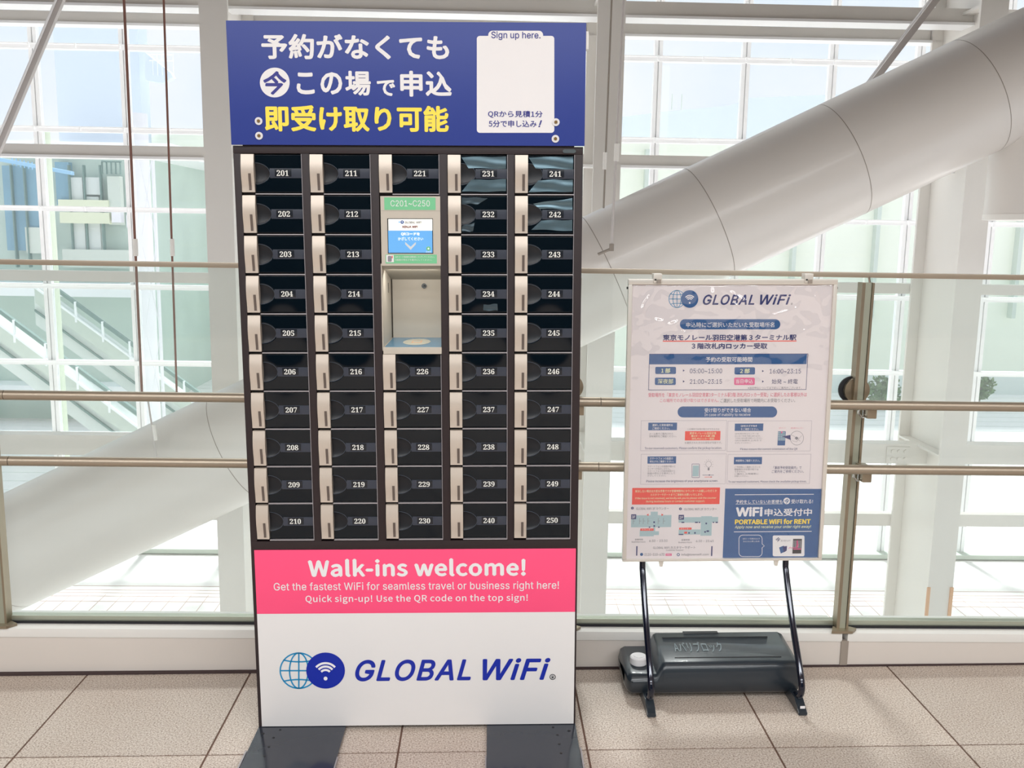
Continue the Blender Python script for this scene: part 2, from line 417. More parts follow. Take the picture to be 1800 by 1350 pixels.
# hall around and behind the camera; unseen atrium roof shaped for the light
tag(box('ceiling', (-9, -8, 4.9), (9, 2.4, 5.1), M_CEIL), kind='structure')
tag(box('ceiling', (-30, 2.4, 9.4), (30, 8.8, 9.8), M_DCEIL), kind='structure')  # unseen roof strip, kept dark to darken the pipe's upper side
tag(box('wall_front', (-30, 2.3, 5), (30, 2.5, 9.5), M_DCEIL), kind='structure')  # unseen joining wall, dark for the pipe's upper side too
tag(box('sun_filter_pane', (-30, 8.8, 9.5), (30, 11.6, 9.52), glass_mat('sun filter glass', (.52, .52, .53), .8, 0)), kind='structure')  # unseen pane added over the roof gap to dim sun on the floor
tag(box('ceiling', (-30, 11.6, 9.4), (30, 20, 9.8), mat('white atrium roof', (236, 236, 234), .8)), kind='structure')  # unseen roof sized to keep sun off the pipe, white for bounce
tag(box('wall_back', (-9, -8.2, 0), (9, -8, 5), M_HALL), kind='structure')
tag(box('wall_left', (-9.2, -8.2, 0), (-9, 2.4, 5), M_CEIL), kind='structure')
tag(box('wall_right', (9, -8.2, 0), (9.2, 2.4, 5), M_CEIL), kind='structure')

# ------------------------------------------------------------------ curb (building frame, so its height runs out along the ramp)
YC = 3.335
curb = box('baseboard_back', (-4.5, YC, -.3), (1.337, YC + .16, .118), M_CURB, mw=MB); tag(curb, kind='structure')
c2 = box('curb_panel', (1.345, YC, -.3), (5, YC + .16, .118), M_CURB, curb)
box('curb_cap', (-4.5, YC - .004, .118), (1.325, YC + .165, .153), M_LIP, curb, bev=.004)
box('curb_cap', (1.345, YC - .004, .118), (5, YC + .165, .153), M_LIP, curb, bev=.004)
box('joint_cover', (1.322, YC - .005, -.3), (1.350, YC + .01, .122), M_SEAM, curb)
box('base_gap', (-4.5, YC + .002, -.3), (5, YC + .01, -.02), M_DARKGAP, curb)
tag(box('trim_1', (-6, YC - .014, -.02), (6, YC + .02, .006), M_DARKGAP), kind='structure')

# ------------------------------------------------------------------ glass balustrade
BAL = empty('glass_balustrade', (0, 3.4, .15), 'glass balustrade with slim steel posts and two round bronze handrails behind the kiosk', 'railing', mw=MB)
YG = 3.40; y0 = YG - 3.4; z0 = .15
PX = [-1.815 + 1.0483 * k for k in range(-1, 6)]
for a, b in zip(PX, PX[1:]):
    box('glass_panel', (a + .006, y0 - .006, .03), (b - .006, y0 + .006, 1.335), M_GLASS, BAL)
    box('glass_channel', (a + .004, y0 - .016, .003), (b - .004, y0 + .016, .03), M_STEELG, BAL)
    box('rubber_gasket', (a + .004, y0 - .024, .002), (b - .004, y0 - .017, .012), M_BLACK, BAL)
for a, b in ((-4.2, .285), (.285, 3.9)):
    o = box('top_rail', (a, y0 - .018, 1.334), (b, y0 + .018, 1.352), M_STEEL, BAL, bev=.002)
for zz in (1.0395 - .15, .8045 - .15):
    for a, b in ((-4.2, -1.70), (-1.698, .372), (.374, 3.9)):
        tubeo('handrail', [(a, -.135, zz), (b, -.135, zz)], .0172, M_STEEL, BAL, 24)
for k, x in enumerate(PX):
    bm = bmesh.new(); bx(bm, (x - .024, y0 - .052, .012), (x - .012, y0 - .008, 1.318), .001)
    bx(bm, (x - .012, y0 - .044, .012), (x + .013, y0 - .036, 1.318)); bx(bm, (x + .013, y0 - .052, .012), (x + .021, y0 - .008, 1.318), .001)
    p = from_bm('post', bm, M_STEELP, BAL)
    box('post_web', (x - .011, y0 - .0465, .012), (x + .012, y0 - .0442, 1.318), M_STEELG, p)
    bm = bmesh.new(); extrude_poly(bm, [(x - .05, y0 - .075), (x + .03, y0 - .075), (x + .055, y0 - .045), (x + .02, y0 - .02), (x - .03, y0 - .03)], (.003, .013), 'z')
    from_bm('base_plate', bm, M_STEELP, p)
    tubeo('top_pin', [(x + .012, y0 - .03, 1.31), (x + .012, y0 - .01, 1.345)], .004, M_CHROME, p, 8)
    # round glass clamp behind upper handrail
    bm = bmesh.new(); tube(bm, [(x - .006, y0 - .014, .925), (x - .006, y0 - .034, .925)], .046, 28); from_bm('glass_clamp', bm, M_STEELP, p, True)
    bm = bmesh.new(); tube(bm, [(x - .018, y0 - .008, .925), (x - .018, y0 - .016, .925)], .05, 28); from_bm('clamp_gasket', bm, M_BLACK, p, True)
    for zz in (1.0395 - .15, .8045 - .15):
        bm = bmesh.new(); bx(bm, (x + .002, -.122, zz - .052), (x + .036, -.05, zz + .005), .004); from_bm('rail_bracket', bm, M_STEELP, p, True)
        tubeo('hook', smooth_path([(x - .03, -.135, zz - .01), (x - .03, -.12, zz - .03), (x - .005, -.1, zz - .05), (x + .001, -.09, zz - .02)], 4), .004, M_CHROME, p, 8)

# ------------------------------------------------------------------ outside: lower ground
ZG = -5.42
ground = box('ground', (-60, 3.55, ZG - .3), (60, 120, ZG), M_PAVE, mw=MB); tag(ground, kind='structure')
gz = lambda py, px=1100: (lambda d: CB[1] + d[1] * ((ZG - CB[2]) / d[2]))(RB.transposed() @ ray(px, py))
bm = bmesh.new()
yj = gz(1063); yk = gz(1030)
for k in range(-45, 60):
    x = .2 + k * .327; bx(bm, (x - .006, 14, ZG), (x + .006, yj + .35, ZG + .004))
for yy in (yj, gz(1054), gz(1048), gz(1043), gz(1036), yj - .9): bx(bm, (-30, yy - .012, ZG), (30, yy + .012, ZG + .004))
o = from_bm('paving_joint', bm, M_PJOINT, ground); o['kind'] = 'stuff'
bm = bmesh.new()
for k in range(26): bx(bm, (-40, 21 + k * .9, ZG), (60, 21.03 + k * .9, ZG + .004))
o = from_bm('paving_joint', bm, M_STONE, ground); o['kind'] = 'stuff'

# ------------------------------------------------------------------ steel structure (columns, beams, pipe)
def h_column(x0, side, label):
    # front flange 0.285 wide at y=10, web 1.05 deep, rear flange
    c = empty('steel_column', (x0 + .1425, 10.5, ZG), label, 'column', 'white steel columns', mw=MB)
    h = 8.9 + 3
    box('front_flange', (-.1425, -.5, 0), (.1425, -.46, h), M_WHITE, c); box('rear_flange', (-.1425, .55, 0), (.1425, .59, h), M_WHITE, c)
    box('web', (-.02, -.46, 0), (.02, .55, h), M_WHITE, c)
    for zz in (-.77 - ZG, 3.95 - ZG):
        for s in (-1, 1): box('stiffener', (min(.02 * s, .1425 * s), -.46, zz), (max(.02 * s, .1425 * s), .55, zz + .025), M_WHITE, c)
    return c
h_column(-2.965, 1, 'white steel column between the tall windows and the blue sign board')
h_column(1.038, -1, 'white steel column just beside the kiosk, thin rods hanging before it')
cc = h_column(4.952, -1, 'white H-shaped steel column beneath the large sloping pipe')
for sx_ in (-.1425, .12): box('corner_guard', (sx_ - .012, -.515, 0), (sx_ + .024, -.5, at(1630, 1032, 10)[2] - ZG), M_ORANGE, cc)

def beam(zt, zb, Y, label, dy=.16, lip=True, xs=(-9.5, 11.5)):
    b = empty('steel_beam', ((xs[0] + xs[1]) / 2, Y, zb), label, 'beam', 'steel beams between the columns', mw=MB)
    L = (xs[1] - xs[0]) / 2
    box('web_plate', (-L, 0, 0), (L, dy, zt - zb), M_WHITE, b)
    if lip: box('lower_flange', (-L, -.05, -.03), (L, dy + .03, -.004), M_FRAME, b)
    return b
beam(4.02, 3.875, 10.4, 'topmost thick white beam crossing the glass hall', .2)
beam(at(1100, 41, 11.1)[2], at(1100, 60, 11.1)[2], 11.1, 'second white beam just below the topmost one', .12)
beam(at(1100, 272, 10.55)[2], at(1100, 290, 10.55)[2], 10.55, 'long white beam above the row of lower panes, meeting the sign board edge')
beam(at(1500, 497, 11.1)[2], at(1500, 515, 11.1)[2], 11.1, 'white beam seen just under the balustrade top rail', .12, False)
bs = beam(at(1500, 780, 10.55)[2], at(1500, 814, 10.55)[2], 10.55, 'deep white sill beam with a bolted plate between the two handrails', .2, False)
beam(at(1500, 903, 11.1)[2], at(1500, 924, 11.1)[2], 11.1, 'lowest white beam beneath the lower handrail', .12, False)
q = at(1582, 797, 10.5); L0 = bs.matrix_world.inverted() @ (MB @ q)
box('bolt_plate', (L0.x - .14, -.02, .01), (L0.x + .13, -.002, .2), M_WHITE, bs)
for i in range(3):
    for j in range(2): tubeo('bolt', [(L0.x - .075 + i * .075, -.02, .06 + j * .09), (L0.x - .075 + i * .075, -.04, .06 + j * .09)], .022, M_WHITE, bs, 10)
q = at(1118, 797, 10.5); L1 = bs.matrix_world.inverted() @ (MB @ q)
box('bolt_plate', (L1.x - .14, -.02, .01), (L1.x + .13, -.002, .2), M_WHITE, bs)
for i in range(3):
    for j in range(2): tubeo('bolt', [(L1.x - .075 + i * .075, -.02, .06 + j * .09), (L1.x - .075 + i * .075, -.04, .06 + j * .09)], .022, M_WHITE, bs, 10)

YP = 8.7
pa, pb = at(85, 940, YP), at(1320, 356, YP); dr = (pb - pa).normalized()
e0, e1 = pa - dr * 3.2, pb + dr * 5.4
PIPE = empty('steel_pipe', e0, 'huge white steel pipe sloping up across the whole glass hall', 'pipe', mw=MB)
RP = .535
bm = bmesh.new(); tube(bm, [e0 - e0, e1 - e0], RP, 72); from_bm('pipe_body', bm, M_PIPE, PIPE, True)
nrm = Vector((-dr.z, 0, dr.x))
for tx, ty in ((1027, 391), (1204, 301), (1438, 187), (1671, 66), (395, 737), (-30, 900)):
    c = at(tx, ty, YP); t = (c - pa).dot(dr); c = pa + dr * t
    bm = bmesh.new(); tube(bm, [c - dr * .003 - e0, c + dr * .003 - e0], RP + .001, 72, False); from_bm('pipe_seam', bm, M_SEAM, PIPE, True)
bc = at(1842, 300, YP + .02); zb = at(1842, 388, YP)[2]
bm = bmesh.new(); tube(bm, [(bc.x - e0.x, .02, bc.z - e0.z + 1.2), (bc.x - e0.x, .02, zb - e0.z + .05)], .5, 64); from_bm('branch', bm, M_PIPE, PIPE, True)
bm = bmesh.new(); tube(bm, [(bc.x - e0.x, .02, zb - e0.z + .05), (bc.x - e0.x, .02, zb - e0.z)], .505, 64); from_bm('branch_ring', bm, M_WHITE, PIPE, True)

# hanger rods with turnbuckles
def rod(p0, p1, pt, Y, label, hook=False, thick=.009, col=M_SEAM):
    a, b, t = at(*p0, Y), at(*p1, Y), at(*pt, Y)
    o = empty('hanger_rod', b, label, 'rod', 'hanger rods beside the columns', mw=MB)
    tubeo('rod', [a - b, Vector((0, 0, 0))], thick, col, o, 8)
    d = (a - b).normalized(); tubeo('turnbuckle', [t - b - d * .07, t - b + d * .07], thick * 2, M_WHITE, o, 10)
    if hook:
        tubeo('clevis', [Vector((0, 0, .04)), Vector((0, 0, -.02))], .02, M_SEAM, o, 10)
        tubeo('lug', [Vector((0, .0, 0)), Vector((-.11, .02, -.05))], .012, M_SEAM, o, 8)
    return o
M_RED = mat('brown steel rod', (132, 92, 80), .5, .2)
rod((217, -20), (250, 705), (238, 435), 7.9, 'first thin brown hanger rod from the leaning brace', False, .011, M_RED)
rod((287, -20), (311, 700), (303, 435), 7.9, 'second thin brown hanger rod, nearer the wide column', False, .009, M_RED)
rod((1076, -20), (1061, 366), (1063, 283), 8.05, 'thin rod ending on top of the pipe beside the kiosk', False, .008)
rod((1097, -20), (1075, 437), (1084, 268), 7.95, 'thin rod hooked onto the front of the pipe beside the kiosk', True, .011, M_BLIND)
rod((258, 690), (275, 802), (272, 760), 8.05, 'short bent rod fixed low on the sloping pipe', False, .008, M_BLIND)
def brace(p0, p1, Y, wd, label):
    a, b = at(*p0, Y), at(*p1, Y); d = (b - a).normalized(); n = Vector((-d.z, 0, d.x)) * wd / 2
    o = empty('diagonal_brace', a, label, 'brace', mw=MB); bm = bmesh.new()
    P = [n, -n, b - a - n, b - a + n]; A = [bm.verts.new(v) for v in P]; B_ = [bm.verts.new(v + Vector((0, wd, 0))) for v in P]
    bm.faces.new(A); bm.faces.new(B_[::-1])
    for i in range(4): bm.faces.new((A[i], B_[i], B_[(i + 1) % 4], A[(i + 1) % 4]))
    from_bm('flat_bar', bm, M_BLIND, o)
    sd_ = Vector((0, -.012, 0)); tubeo('edge_bead', [n * 1. + sd_, b - a + n + sd_], .012, M_FRAME, o, 8)
brace((-40, 345), (130, -60), 9.9, .055, 'leaning flat brace crossing the windows beside the brown rods')
brace((1530, 150), (1690, -60), 9.6, .075, 'leaning flat brace rising from behind the big pipe')

# ------------------------------------------------------------------ facade of white frames and panes
YF = 20.0
WIN = empty('window_1', (0, YF, ZG), 'tall glazed facade of white frames', 'window', mw=MB)
del WIN['label'], WIN['category']; WIN['kind'] = 'structure'
zs = [-5.36, -2.85, -1.29, .315, 1.90, 3.49, 5.10, 6.7, 8.3]
XM = [-9.22 + 1.797 * k for k in range(-2, 14)]
for x in XM:
    bm = bmesh.new(); bx(bm, (x - .085, -.06, 0), (x - .012, .06, 8.3 - ZG)); bx(bm, (x + .012, -.06, 0), (x + .085, .06, 8.3 - ZG)); bx(bm, (x - .02, -.02, 0), (x + .02, .05, 8.3 - ZG))
    from_bm('mullion', bm, M_FRAME, WIN)
for z in zs:
    bm = bmesh.new(); bx(bm, (XM[0], -.09, z - ZG - .05), (XM[-1], .07, z - ZG + .05)); bx(bm, (XM[0], -.14, z - ZG + .035), (XM[-1], -.09, z - ZG + .055))
    from_bm('transom', bm, M_FRAME, WIN)
    if z in (1.9, 3.49, 5.1):
        for x in XM:
            for dx in (-.02, .9): box('transom_bracket', (x + dx - .02, -.2, z - ZG - .04), (x + dx + .01, -.14, z - ZG + .05), M_FRAME, WIN)
for za, zb_ in zip(zs, zs[1:]):
    p0 = None
    for x in XM[:-1]:
        if p0 is None:
            p0 = box('pane', (0, -.005, za - ZG + .05), (1.627, .005, zb_ - ZG - .05), M_PANE, WIN); p0.location = (x + .085, 0, 0)
        else: share(p0, WIN, (x + .085, 0, 0), 'pane')
box('sill', (XM[0], -.3, .02), (XM[-1], .1, .12), M_STONE, WIN)

# ------------------------------------------------------------------ beyond the facade
def pxbox(name, r, Y, dep, m, parent):
    a, b = at(r[0], r[3], Y), at(r[2], r[1], Y); ym = max(0, min(900, (r[1] + r[3]) / 2)); a.x = at(r[0], ym, Y).x; b.x = at(r[2], ym, Y).x
    off = parent['base']
    return box(name, (a.x - off[0], Y - off[1], a.z - off[2]), (b.x - off[0], Y + dep - off[1], b.z - off[2]), m, parent)
def far(name, base, label, cat, group=None):
    o = empty(name, base, label, cat, group, mw=MB); o['base'] = base; return o
TB = far('terminal_building', (-13, 34, ZG), 'teal glass terminal block with stairs seen through the windows beside the brace', 'building')
pxbox('main_wall', (-260, 262, 236, 1010), 34, 10, M_TEAL, TB)
pxbox('roof_edge', (-260, 252, 300, 262), 33.8, 10, M_FRAME, TB)
pxbox('wall_panel', (8, 292, 72, 440), 33.7, .3, M_TEALD, TB); pxbox('wall_panel', (98, 285, 122, 360), 33.7, .3, M_TEALD, TB)
pxbox('wall_panel', (126, 312, 148, 450), 33.7, .3, M_PALEB, TB); pxbox('wall_panel', (151, 312, 176, 342), 33.7, .3, M_PALEB, TB)
pxbox('wall_panel', (151, 346, 176, 450), 33.7, .3, M_PALEB, TB); pxbox('wall_panel', (190, 310, 212, 395), 33.6, .3, M_STONE, TB)
pxbox('floor_band', (102, 352, 190, 362), 33.5, .4, M_YSIGN, TB); pxbox('direction_sign', (105, 374, 192, 392), 33.4, .3, M_YSIGN, TB)
pxbox('light_panel', (196, 372, 212, 391), 33.4, .3, M_PRWHITE, TB); pxbox('light_panel', (222, 378, 228, 400), 33.4, .3, M_PRWHITE, TB)
pxbox('balcony_rail', (178, 283, 212, 285), 33.4, .1, M_RAIL, TB)
for i in range(5): pxbox('baluster', (178 + i * 8, 284, 179 + i * 8, 306), 33.4, .1, M_RAIL, TB)
pxbox('glass_screen', (45, 400, 82, 445), 33.6, .2, M_STONE, TB); pxbox('dado', (110, 440, 236, 470), 33.5, .3, M_STONE, TB)
for x in (22, 45, 123, 149, 178): pxbox('mullion_line', (x, 290, x + 2, 470), 33.55, .2, M_RAIL, TB)
# floor slabs of the terminal
for z in (500, 680): pxbox('floor_slab', (-260, z, 240, z + 16), 33, 1, M_FRAME, TB)
HB = far('annex_building', (-6, 40, ZG), 'pale green annex wall with a grey dado behind the lattice mast', 'building')
pxbox('main_wall', (250, 400, 700, 1010), 46, 8, M_PALEG, HB); pxbox('upper_wall', (250, 268, 420, 400), 46, 8, M_PALEB, HB)
pxbox('roof_edge', (250, 240, 700, 268), 45.8, 8, M_PALEG, HB)
pxbox('dado', (270, 576, 440, 640), 45.6, .4, M_STONE, HB)
for r in ((304, 298, 318, 320), (324, 300, 336, 322), (355, 278, 370, 294), (355, 300, 368, 322)): pxbox('window_pane', r, 45.6, .3, M_PALEB, HB)
pxbox('blue_panel', (302, 277, 314, 296), 45.6, .3, M_LBLUE, HB); pxbox('notice', (313, 580, 321, 588), 45.5, .2, M_PRWHITE, HB)
pxbox('shelf', (315, 357, 345, 362), 45.6, .4, M_ORANGE, HB); pxbox('wall_band', (319, 318, 335, 358), 45.6, .4, M_YSIGN, HB)
for y in (384, 392, 400): pxbox('ledge', (280, y, 400, y + 1.5), 45.6, .3, M_STONE, HB)
EB = far('concourse_building', (12, 42, ZG), 'long pale green wall with a grey base behind the notice board', 'building')
pxbox('main_wall', (1000, 262, 2100, 662), 42, 8, M_PALEG, EB); pxbox('base_wall', (1000, 662, 2100, 742), 41.8, 8, M_PALEB, EB)
pxbox('plinth', (1000, 742, 2100, 778), 41.4, 8, M_STONE, EB)
for x in (1130, 1395, 1540, 1793): pxbox('wall_pier', (x, 262, x + 7, 560), 41.6, .4, M_STONE, EB)
pxbox('lamp_niche', (1766, 738, 1784, 752), 41.2, .4, M_YSIGN, EB)
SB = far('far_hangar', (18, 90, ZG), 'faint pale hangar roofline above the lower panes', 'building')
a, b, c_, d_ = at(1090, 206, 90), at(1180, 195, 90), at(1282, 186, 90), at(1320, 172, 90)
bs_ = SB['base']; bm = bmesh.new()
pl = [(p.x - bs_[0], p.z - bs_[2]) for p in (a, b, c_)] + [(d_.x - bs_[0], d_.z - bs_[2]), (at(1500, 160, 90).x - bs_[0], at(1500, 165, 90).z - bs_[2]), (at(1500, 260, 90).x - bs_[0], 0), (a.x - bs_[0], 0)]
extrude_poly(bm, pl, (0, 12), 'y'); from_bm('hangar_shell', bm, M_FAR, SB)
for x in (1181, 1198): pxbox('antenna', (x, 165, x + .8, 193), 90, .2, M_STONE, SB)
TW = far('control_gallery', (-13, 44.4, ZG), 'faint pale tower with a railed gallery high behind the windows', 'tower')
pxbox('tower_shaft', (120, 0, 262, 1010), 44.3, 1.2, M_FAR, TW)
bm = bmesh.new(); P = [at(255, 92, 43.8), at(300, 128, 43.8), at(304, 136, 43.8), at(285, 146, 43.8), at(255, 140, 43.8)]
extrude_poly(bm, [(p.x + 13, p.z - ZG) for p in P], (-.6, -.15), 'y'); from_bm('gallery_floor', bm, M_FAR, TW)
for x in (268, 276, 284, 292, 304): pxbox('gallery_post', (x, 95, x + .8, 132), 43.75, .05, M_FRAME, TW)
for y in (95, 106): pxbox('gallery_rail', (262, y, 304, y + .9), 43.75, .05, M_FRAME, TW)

def slant(name, p0, p1, hgt, Y, dep, m, parent):     # sloping band between two pixels of its top edge, in plane Y
    a, b = at(*p0, Y), at(*p1, Y); off = parent['base']; bm = bmesh.new()
    pl = [(a.x - off[0], a.z - off[2]), (b.x - off[0], b.z - off[2]), (b.x - off[0], b.z - off[2] - hgt), (a.x - off[0], a.z - off[2] - hgt)]
    extrude_poly(bm, pl, (Y - off[1], Y + dep - off[1]), 'y'); return from_bm(name, bm, m, parent)
def escalator(p0, p1, Y, label, n):
    e = far('escalator', tuple(at(*p1, Y)), label, 'escalator', 'escalators beyond the facade')
    slant('handrail', p0, p1, .12, Y, .15, M_RAIL, e)
    q0, q1 = (p0[0], p0[1] + 26), (p1[0], p1[1] + 26)
    slant('skirt', q0, q1, .5, Y, .2, M_STONE, e); slant('skirt_line', (q0[0], q0[1] - 1), (q1[0], q1[1] - 1), .07, Y - .05, .1, M_FRAME, e)
    slant('truss', (q0[0], q0[1] + 17), (q1[0], q1[1] + 17), .9, Y + .1, 1.2, M_PALEB, e)
    slant('truss_line', (q0[0], q0[1] + 40), (q1[0], q1[1] + 40), .06, Y - .02, .1, M_RAIL, e)
    for k in range(n):
        t = (k + .5) / n; x, y = p0[0] + (p1[0] - p0[0]) * t, p0[1] + (p1[1] - p0[1]) * t
        a = at(x, y, Y); off = e['base']
        box('newel', (a.x - off[0] - .03, -.02, a.z - off[2] - .65), (a.x - off[0] + .03, .04, a.z - off[2]), M_FRAME, e)
escalator((60, 478), (395, 722), 30, 'upper pale escalator falling towards the annex, nearer the round column', 7)
escalator((-60, 500), (330, 790), 27, 'lower pale escalator falling below the handrails', 7)
RC = far('round_column', tuple(at(262, 700, 26)), 'thick round white column standing beyond the panes', 'column')
a, b = at(250, 200, 26), at(268, 900, 26); off = RC['base']
tubeo('shaft', [(0, 0, a.z - off[2]), (0, 0, ZG - off[2])], .29, M_PRWHITE, RC, 32)
CC = far('cream_column', tuple(at(96, 500, 24)), 'slim cream column standing beyond the panes near the brace', 'column')
tubeo('shaft', [(0, 0, at(90, 225, 24)[2] - CC['base'][2]), (0, 0, ZG - CC['base'][2])], .11, M_CREAM, CC, 20)
LM = far('lattice_mast', tuple(at(287, 700, 25)), 'slender white lattice mast with crossed rods beside the round column', 'mast')
off = LM['base']; zt = at(280, 268, 25)[2] - off[2]
tubeo('mast_tube', [(0, 0, zt), (0, 0, ZG - off[2])], .045, M_PRWHITE, LM, 12)
for k in range(4):
    z = zt - .1 - k * 2.3
    tubeo('cross_rod', [(-.35, 0, z), (-.02, 0, z - 2.0)], .014, M_PRWHITE, LM, 6); tubeo('cross_rod', [(-.02, 0, z), (-.35, 0, z - 2.0)], .014, M_PRWHITE, LM, 6)
BB = far('blue_beam', tuple(at(60, 300, 29)), 'light blue sloping beam in front of the teal terminal block', 'beam')
slant('bar', (-60, 266), (125, 301), .11, 29, .2, M_LBLUE, BB)
for k in range(6):
    slant('picket', (20 + k * 7, 277 + k * 1.6), (21 + k * 7, 277 + k * 1.6), .22, 29.1, .05, M_LBLUE, BB)
def tree(px, py, Y, r, label):
    c = at(px, py, Y); t = far('tree', (c.x, c.y, ZG), label, 'tree', 'small trees beyond the facade')
    tubeo('trunk', [(0, 0, 0), (0, 0, c.z - ZG)], .08, M_SEAM, t, 8)
    vs, fs = [], []
    for i in range(420):
        p = Vector((random.gauss(0, 1), random.gauss(0, 1), random.gauss(0, 1))).normalized() * r * random.uniform(.4, 1); p.z += c.z - ZG
        d = Vector((random.uniform(-1, 1), random.uniform(-1, 1), random.uniform(-1, 1))).normalized() * r * .16; e = d.cross(Vector((.3, .5, .8))).normalized() * r * .12
        n = len(vs); vs += [p - d, p + e, p + d, p - e]; fs.append((n, n + 1, n + 2, n + 3))
    o = new_mesh('foliage', vs, fs, M_LEAF, t); o['kind'] = 'stuff'
tree(1555, 690, 38, .75, 'small tree beyond the panes, next to the balustrade post')
tree(1722, 680, 38, .6, 'small tree beyond the panes, just past the H-shaped column')

# ================================================================== LOCKER KIOSK
KB = on_floor(455, 1277, .012); RK = Matrix.Rotation(GA, 3, 'Z'); KN = RK @ Vector((0, 1, 0))
def KP(px, py):
    d = ray(px, py); t = (Vector((KB.x, KB.y, 0)) - Vector((0, 0, 0))).dot(KN) / d.dot(KN)
    q = RK.transposed() @ (CAM + d * t - Vector((KB.x, KB.y, 0))); return q.x, q.z
K = empty('locker_kiosk', (KB.x, KB.y, 0), 'tall dark brown kiosk of numbered lockers under a royal blue sign', 'locker kiosk', rz=GA)
W, ZT, ZB, DP = 1.047, 1.879, .012, .30
# carcass with the terminal bay open in the middle column
COLX = [.0225, .2275, .434, .640, .8425]; DW = .178
RT = [1.856 - .12065 * k for k in range(11)]
bm = bmesh.new()
bx(bm, (0, .02, ZB), (COLX[2] - .006, DP, ZT)); bx(bm, (COLX[2] + DW + .008, .02, ZB), (W, DP, ZT))
bx(bm, (COLX[2] - .006, .02, ZB), (COLX[2] + DW + .008, DP, 1.251)); bx(bm, (COLX[2] - .006, .02, 1.73), (COLX[2] + DW + .008, DP, ZT))
bx(bm, (COLX[2] - .006, .285, 1.251), (COLX[2] + DW + .008, DP, 1.73))
from_bm('carcass', bm, M_BROWN, K)
st = [0] + [c - .003 for c in COLX[1:]] + [W]
xs_ = [(0, COLX[0] - .002)] + [(COLX[i] + DW + .003, COLX[i + 1] - .002) for i in range(4)] + [(COLX[4] + DW + .003, W)]
for a, b in xs_: box('stile', (a, 0, RT[10] - .001), (b, .02, ZT - .0225), M_BROWN, K, bev=.0008)
box('top_rail', (0, -.001, ZT - .022), (W, .02, ZT), M_BROWN, K, bev=.001)
box('bottom_rail', (0, 0, .62), (W, .02, RT[10] - .001), M_BROWN, K, bev=.0008)
box('side_trim', (0, 0, ZB), (.0105, .02, .62), M_BROWN, K); box('side_trim', (1.0415, 0, ZB), (W, .02, .62), M_BROWN, K)
# shelf edges
se = None
def door_rows(c):
    return [0] + list(range(5, 10)) if c == 2 else list(range(10))
# door mesh: glossy panel with a scooped finger recess
DH = .1115; HW = .0385
def door_mesh():
    nx, nz = 62, 50; vs, fs, mi = [], [], []
    x0, x1 = HW - .004, DW
    for j in range(nz + 1):
        for i in range(nx + 1):
            x = x0 + (x1 - x0) * i / nx; z = -DH + DH * j / nz
            rr = ((x - HW) / .045) ** 2 + ((z + DH / 2) / .031) ** 2
            y = .006 - .0012 * sin(pi * (z + DH) / DH) * sin(pi * (x - x0) / (x1 - x0))
            if rr < 1: y += .006 * (1 - rr) ** .7
            vs.append((x, y, z))
    for j in range(nz):
        for i in range(nx):
            a = j * (nx + 1) + i; fs.append((a, a + 1, a + nx + 2, a + nx + 1))
            x = vs[a][0]; z = vs[a][2]
            mi.append(1 if ((x + .001 - HW) / .045) ** 2 + ((z + .002 + DH / 2) / .031) ** 2 < 1 else 0)
    n = len(vs)
    # closed sides
    ring = [i for i in range(nx + 1)] + [j * (nx + 1) + nx for j in range(1, nz + 1)] + [nz * (nx + 1) + i for i in range(nx - 1, -1, -1)] + [j * (nx + 1) for j in range(nz - 1, 0, -1)]
    for r in ring: vs.append((vs[r][0], .0195, vs[r][2]))
    m = len(ring)
    for k in range(m): fs.append((ring[k], n + k, n + (k + 1) % m, ring[(k + 1) % m])); mi.append(0)
    return new_mesh('door', vs, fs, [M_PLASTIC, mat('scoop plastic', (9, 13, 22), .4)], K, True, mi)
door0 = door_mesh()
def handle_mesh():
    bm = bmesh.new(); n = 14; A, B_, A2, B2 = [], [], [], []
    for k in range(n + 1):
        t = k / n; z = -DH * t; y = -.004 - .007 * sin(pi * min(1, t * 1.15)) ** 1.2 * (1 - .25 * t)
        A.append(bm.verts.new((.0, y + .001, z))); B_.append(bm.verts.new((HW, y, z))); A2.append(bm.verts.new((.0, .016, z))); B2.append(bm.verts.new((HW, .016, z)))
    for k in range(n):
        bm.faces.new((A[k], A[k + 1], B_[k + 1], B_[k])); bm.faces.new((A[k], A2[k], A2[k + 1], A[k + 1])); bm.faces.new((B_[k], B_[k + 1], B2[k + 1], B2[k]))
    bm.faces.new((A[0], B_[0], B2[0], A2[0])); bm.faces.new((A[-1], A2[-1], B2[-1], B_[-1]))
    return from_bm('handle', bm, M_CHAMP, door0, True)
hd0 = handle_mesh()
bm = bmesh.new()
pl = []
for cx, cz, a0 in ((.0255, -.0597, 0), (.0255, -.1025, 180)):
    for k in range(7): a = radians(a0 + 30 * k); pl.append((cx + .0032 * cos(a), cz + .0032 * sin(a)))
A = []
def hy(z):
    t = -z / DH; return -.004 - .007 * sin(pi * min(1, t * 1.15)) ** 1.2 * (1 - .25 * t)
zz_ = [-.0597 + .0032] + [-.0597 - .0428 * k / 6 for k in range(7)] + [-.1025 - .0032]
L_ = [bm.verts.new((.0216, hy(z) - .0006, z)) for z in zz_]; R_ = [bm.verts.new((.0294, hy(z) - .0006, z)) for z in zz_]
for k in range(len(zz_) - 1): bm.faces.new((L_[k], L_[k + 1], R_[k + 1], R_[k]))
sl0 = from_bm('slot', bm, M_SLOT, door0)
ns0 = box('number_strip', (.083, .0032, -.0695), (DW - .001, .0060, -.0410), M_STRIP, door0, bev=.0005)
nl0 = box('number_label', (.098, .0026, -.0655), (.148, .0034, -.0425), M_LABEL, door0, bev=.0003)
